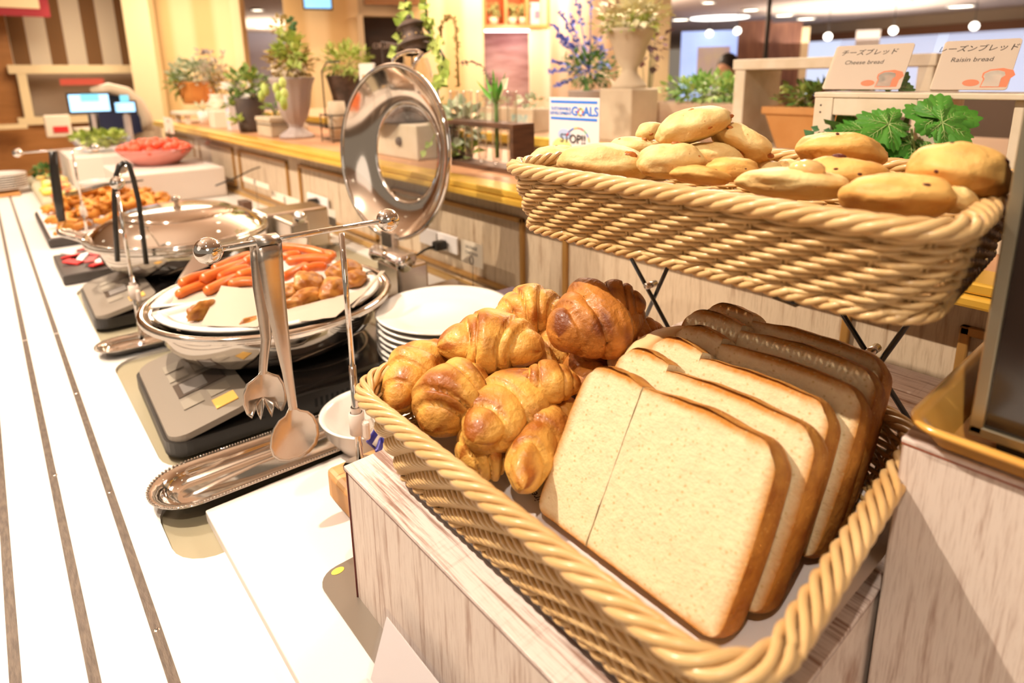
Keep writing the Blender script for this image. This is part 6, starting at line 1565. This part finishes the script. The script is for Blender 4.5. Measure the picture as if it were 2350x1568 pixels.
def bowl_thing(name, label, c_, r, h, m, part='bowl'):
    t = thing(name, label, 'bowl', c_); MB().lathe([(0, 0), (r * .55, 0), (r * .8, h * .5), (r, h), (r * .97, h), (r * .75, h * .5), (r * .5, .008), (0, .008)], 48).build(part, m, t); return t
bowl_thing('tomato_bowl', 'red tinted bowl of small tomatoes on the white box', (.60, 3.32, .131), .165, .075, M_pink)
rnd = random.Random(61); mb = MB(); mb.ball((0, 0, 0), .019, nu=12, nv=8); tm = mb.mesh('tomato', M_tom)
for k in range(60):
    a_, r = rnd.uniform(0, 2 * pi), sqrt(rnd.random()) * .145
    o = bpy.data.objects.new('tomato', tm); C.objects.link(o); o.location = (.60 + r * cos(a_), 3.32 + r * sin(a_), .131 + .055 + .045 * (1 - (r / .15) ** 2) * rnd.uniform(.6, 1) + .012)
    tag(o, 'small shiny red tomato in the red tinted bowl', 'tomato', 'tomatoes in the red bowl')
sc_ = thing('acrylic_case', 'clear acrylic box around the tomato bowl', 'case', (.60, 3.32, .131))
for (lo, hi) in (((-.19, -.19, 0), (.19, -.186, .14)), ((-.19, -.186, 0), (-.186, .19, .14)), ((.186, -.186, 0), (.19, .19, .14))): MB().box(lo, hi).build('pane', M_acryl, sc_)
sb = thing('salad_stand', 'pale counter stand holding the green salad bowl at the far end', 'stand', (.45, 3.95, 0)); MB().box((.30, 3.72, .0006), (.78, 4.25, .15), bev=.006).build('stand', mat('white_box_paint', (.84, .74, .66), .5), sb, w=True)
bowl_thing('salad_bowl', 'clear bowl of mixed green salad on the far stand', (.47, 3.95, .151), .15, .07, M_acryl)
rnd = random.Random(62); o = foliage((.47, 3.95, .222), (.12, .12, .028), 320, .038, .028, rnd).build('salad_leaves', M_lime); tag(o, 'mixed green and yellow salad leaves in the far clear bowl', 'salad', None, 'stuff')
for (px, py, lab) in ((205, 262, 'left'), (222, 262, 'right')):
    p = atY(px, py, 3.9); o = MB().tube([p, p + Vector((0, .02, -.09))], .006, 8).build('serving_spoon', M_black); tag(o, 'black serving tool handle standing in the green salad, %s one' % lab, 'spoon')
# left far platter row
pf = thing('far_platter', 'long pale platter with yellow and orange food at the far left edge', 'platter', (.14, 3.55, 0)); MB().box((.135, 3.15, .0006), (.29, 4.10, .035), bev=.01).build('platter', mat('olive_platter', (.50, .44, .30), .5), pf, w=True)
rnd = random.Random(63)
for k in range(26):
    m_ = (M_yel, M_orange, mat('corn_yellow', (.85, .60, .20), .5), M_cream)[k % 4]
    o = MB().ball((0, 0, 0), (.020, .020, .012), nu=10, nv=6).build('fruit_slice', m_); o.location = (rnd.uniform(.16, .27), 3.2 + .032 * k, .045); tag(o, 'small %s food piece on the far platter' % ('yellow', 'orange', 'golden', 'cream')[k % 4], 'food', 'food pieces on the far platter')
o = foliage((.21, 3.98, .07), (.06, .08, .02), 90, .03, .02, random.Random(64)).build('dark_greens', M_dgreen); tag(o, 'dark green leaves on the far platter', 'greens', None, 'stuff')
pb = thing('plate_tray', 'brown tray under the white plates at the far left edge', 'tray', (.0, 3.8, 0)); MB().box((-.16, 3.66, .0006), (.09, 3.94, .014), bev=.004).build('tray', M_clay, pb, w=True)
for k in range(7):
    o = first.copy(); C.objects.link(o)
    o.location = (.02, 3.80, .0145 + k * .0105); o.scale = (.95, .95, 1); o['label'] = 'white plates stacked on the brown tray at the far left'; o['group'] = 'far stack of white plates'
# payment and dispenser machines
mc = thing('drink_machine', 'large machine with a cream arched cover and dark interior at the far end', 'machine', (.55, 4.75, -.02))
a0 = [atY(px, py, 4.7) for px, py in ((212, 215), (250, 203), (290, 212), (318, 235), (335, 268), (340, 300))]
MB().tube(a0, .035, 10).build('arched_cover', mat('cream_plastic', (.74, .62, .46), .35), mc, w=True)
vs = [p + Vector((0, .06, 0)) for p in a0] + [Vector((a0[0].x, 4.76, .1))]
mb = MB(); mb.add(vs + [v + Vector((0, .1, 0)) for v in vs], [tuple(range(7)), tuple(range(7, 14))[::-1]] + [(i, (i + 1) % 7, 7 + (i + 1) % 7, 7 + i) for i in range(7)], sm=False); mb.build('dark_interior', mat('navy_interior', (.03, .04, .10), .3), mc, w=True)
MB().box((a0[0].x - .1, 4.8, -.83), (a0[-1].x + .1, 5.1, .22), bev=.01).build('body', mat('cream_plastic', (.74, .62, .46), .35), mc, w=True)
for (lab, x0, x1, y0, y1, D) in (('larger bright blue touch screen at the far left', 147, 240, 218, 258, 4.5), ('smaller bright blue screen right of the larger one', 252, 298, 236, 258, 4.55)):
    th, L_, z0, z1 = panel_thing('touch_screen', lab, 'screen', x0, x1, y0, y1, D, None)
    MB().box((-.01, .0, z0 - .01), (L_ + .01, .02, z1 + .01)).build('bezel', M_black, th)
    MB().box((0, -.004, z0), (L_, 0, z1)).build('display', mat('screen_blue', (.3, .6, 1), .4, emit=(.35, .68, 1.0), estr=2.2), th)
    MB().box((L_ * .3, -.006, z0 + .06), (L_ * .75, -.004, z0 + .1)).build('screen_text', mat('screen_cyan', (.2, .6, .8), .4, emit=(.12, .55, .8), estr=1.2), th)
    MB().tube([(L_ / 2, .02, FZ), (L_ / 2, .02, z0)], .02, 8).build('screen_post', M_stone, th)
# seated or passing person by the bright window
pn = thing('person', 'person with short black hair in a dark jacket, head bowed, beside the pillar', 'person', (0, 0, 0))
ph = atD(1668, 158, 5.6); pn.location = (ph.x, ph.y, FZ)
mb = MB(); hz = ph.z - FZ
mb.lathe([(.13, 0), (.15, .4), (.16, .8), (.20, hz - .42), (.22, hz - .30), (.16, hz - .20), (.065, hz - .15), (.058, hz - .10)], 24, M=Matrix.Diagonal((1, 1.15, 1, 1))); mb.build('jacket', M_black, pn)
mb = MB(); mb.ball((0, 0, hz), (.085, .075, .11), nu=20, nv=14); mb.ball((-.07, .035, hz - .02), (.018, .012, .018), nu=8, nv=6); mb.lathe([(.055, hz - .17), (.052, hz - .06)], 16)
for s_ in (-1, 1): mb.ball((0, s_ * .075, hz - .01), (.018, .010, .026), nu=8, nv=6)
mb.build('head', mat('skin', (.62, .36, .24), .5, sss=.1), pn)
mb = MB(); mb.ball((.015, 0, hz + .025), (.095, .085, .105), nu=20, nv=14); mb.build('hair', mat('black_hair', (.012, .010, .010), .45), pn)
mb = MB(); mb.tube([(-.02, .2, hz - .32), (-.16, .14, hz - .42), (-.22, .06, hz - .22)], [.055, .045, .035], 10); mb.ball((-.225, .05, hz - .17), (.03, .025, .04), nu=10, nv=8); mb.build('raised_arm', M_black, pn)
# red packets beside the second cooktop
rp = thing('packet_tray', 'dark tray of red and silver packets left of the second cooktop', 'tray', (.15, 2.0, 0)); MB().box((.095, 1.90, .0006), (.21, 2.16, .028), bev=.004).build('tray', mat('dark_tray', (.05, .04, .035), .4), rp, w=True)
rnd = random.Random(70)
for k in range(9):
    o = MB().box((-.022, -.012, -.003), (.022, .012, .003), bev=.002).build('small_packet', (M_red, M_wpap, mat('dull_red', (.45, .06, .06), .4))[k % 3]); o.location = (.125 + rnd.uniform(0, .06), 1.94 + k * .024, .034 + .002 * (k % 3)); o.rotation_euler = (rnd.uniform(-.3, .3), rnd.uniform(-.3, .3), rnd.uniform(0, 3))
    tag(o, 'small %s packet in the dark tray left of the second cooktop' % ('red', 'silver', 'dull red')[k % 3], 'packet', 'packets in the dark tray')
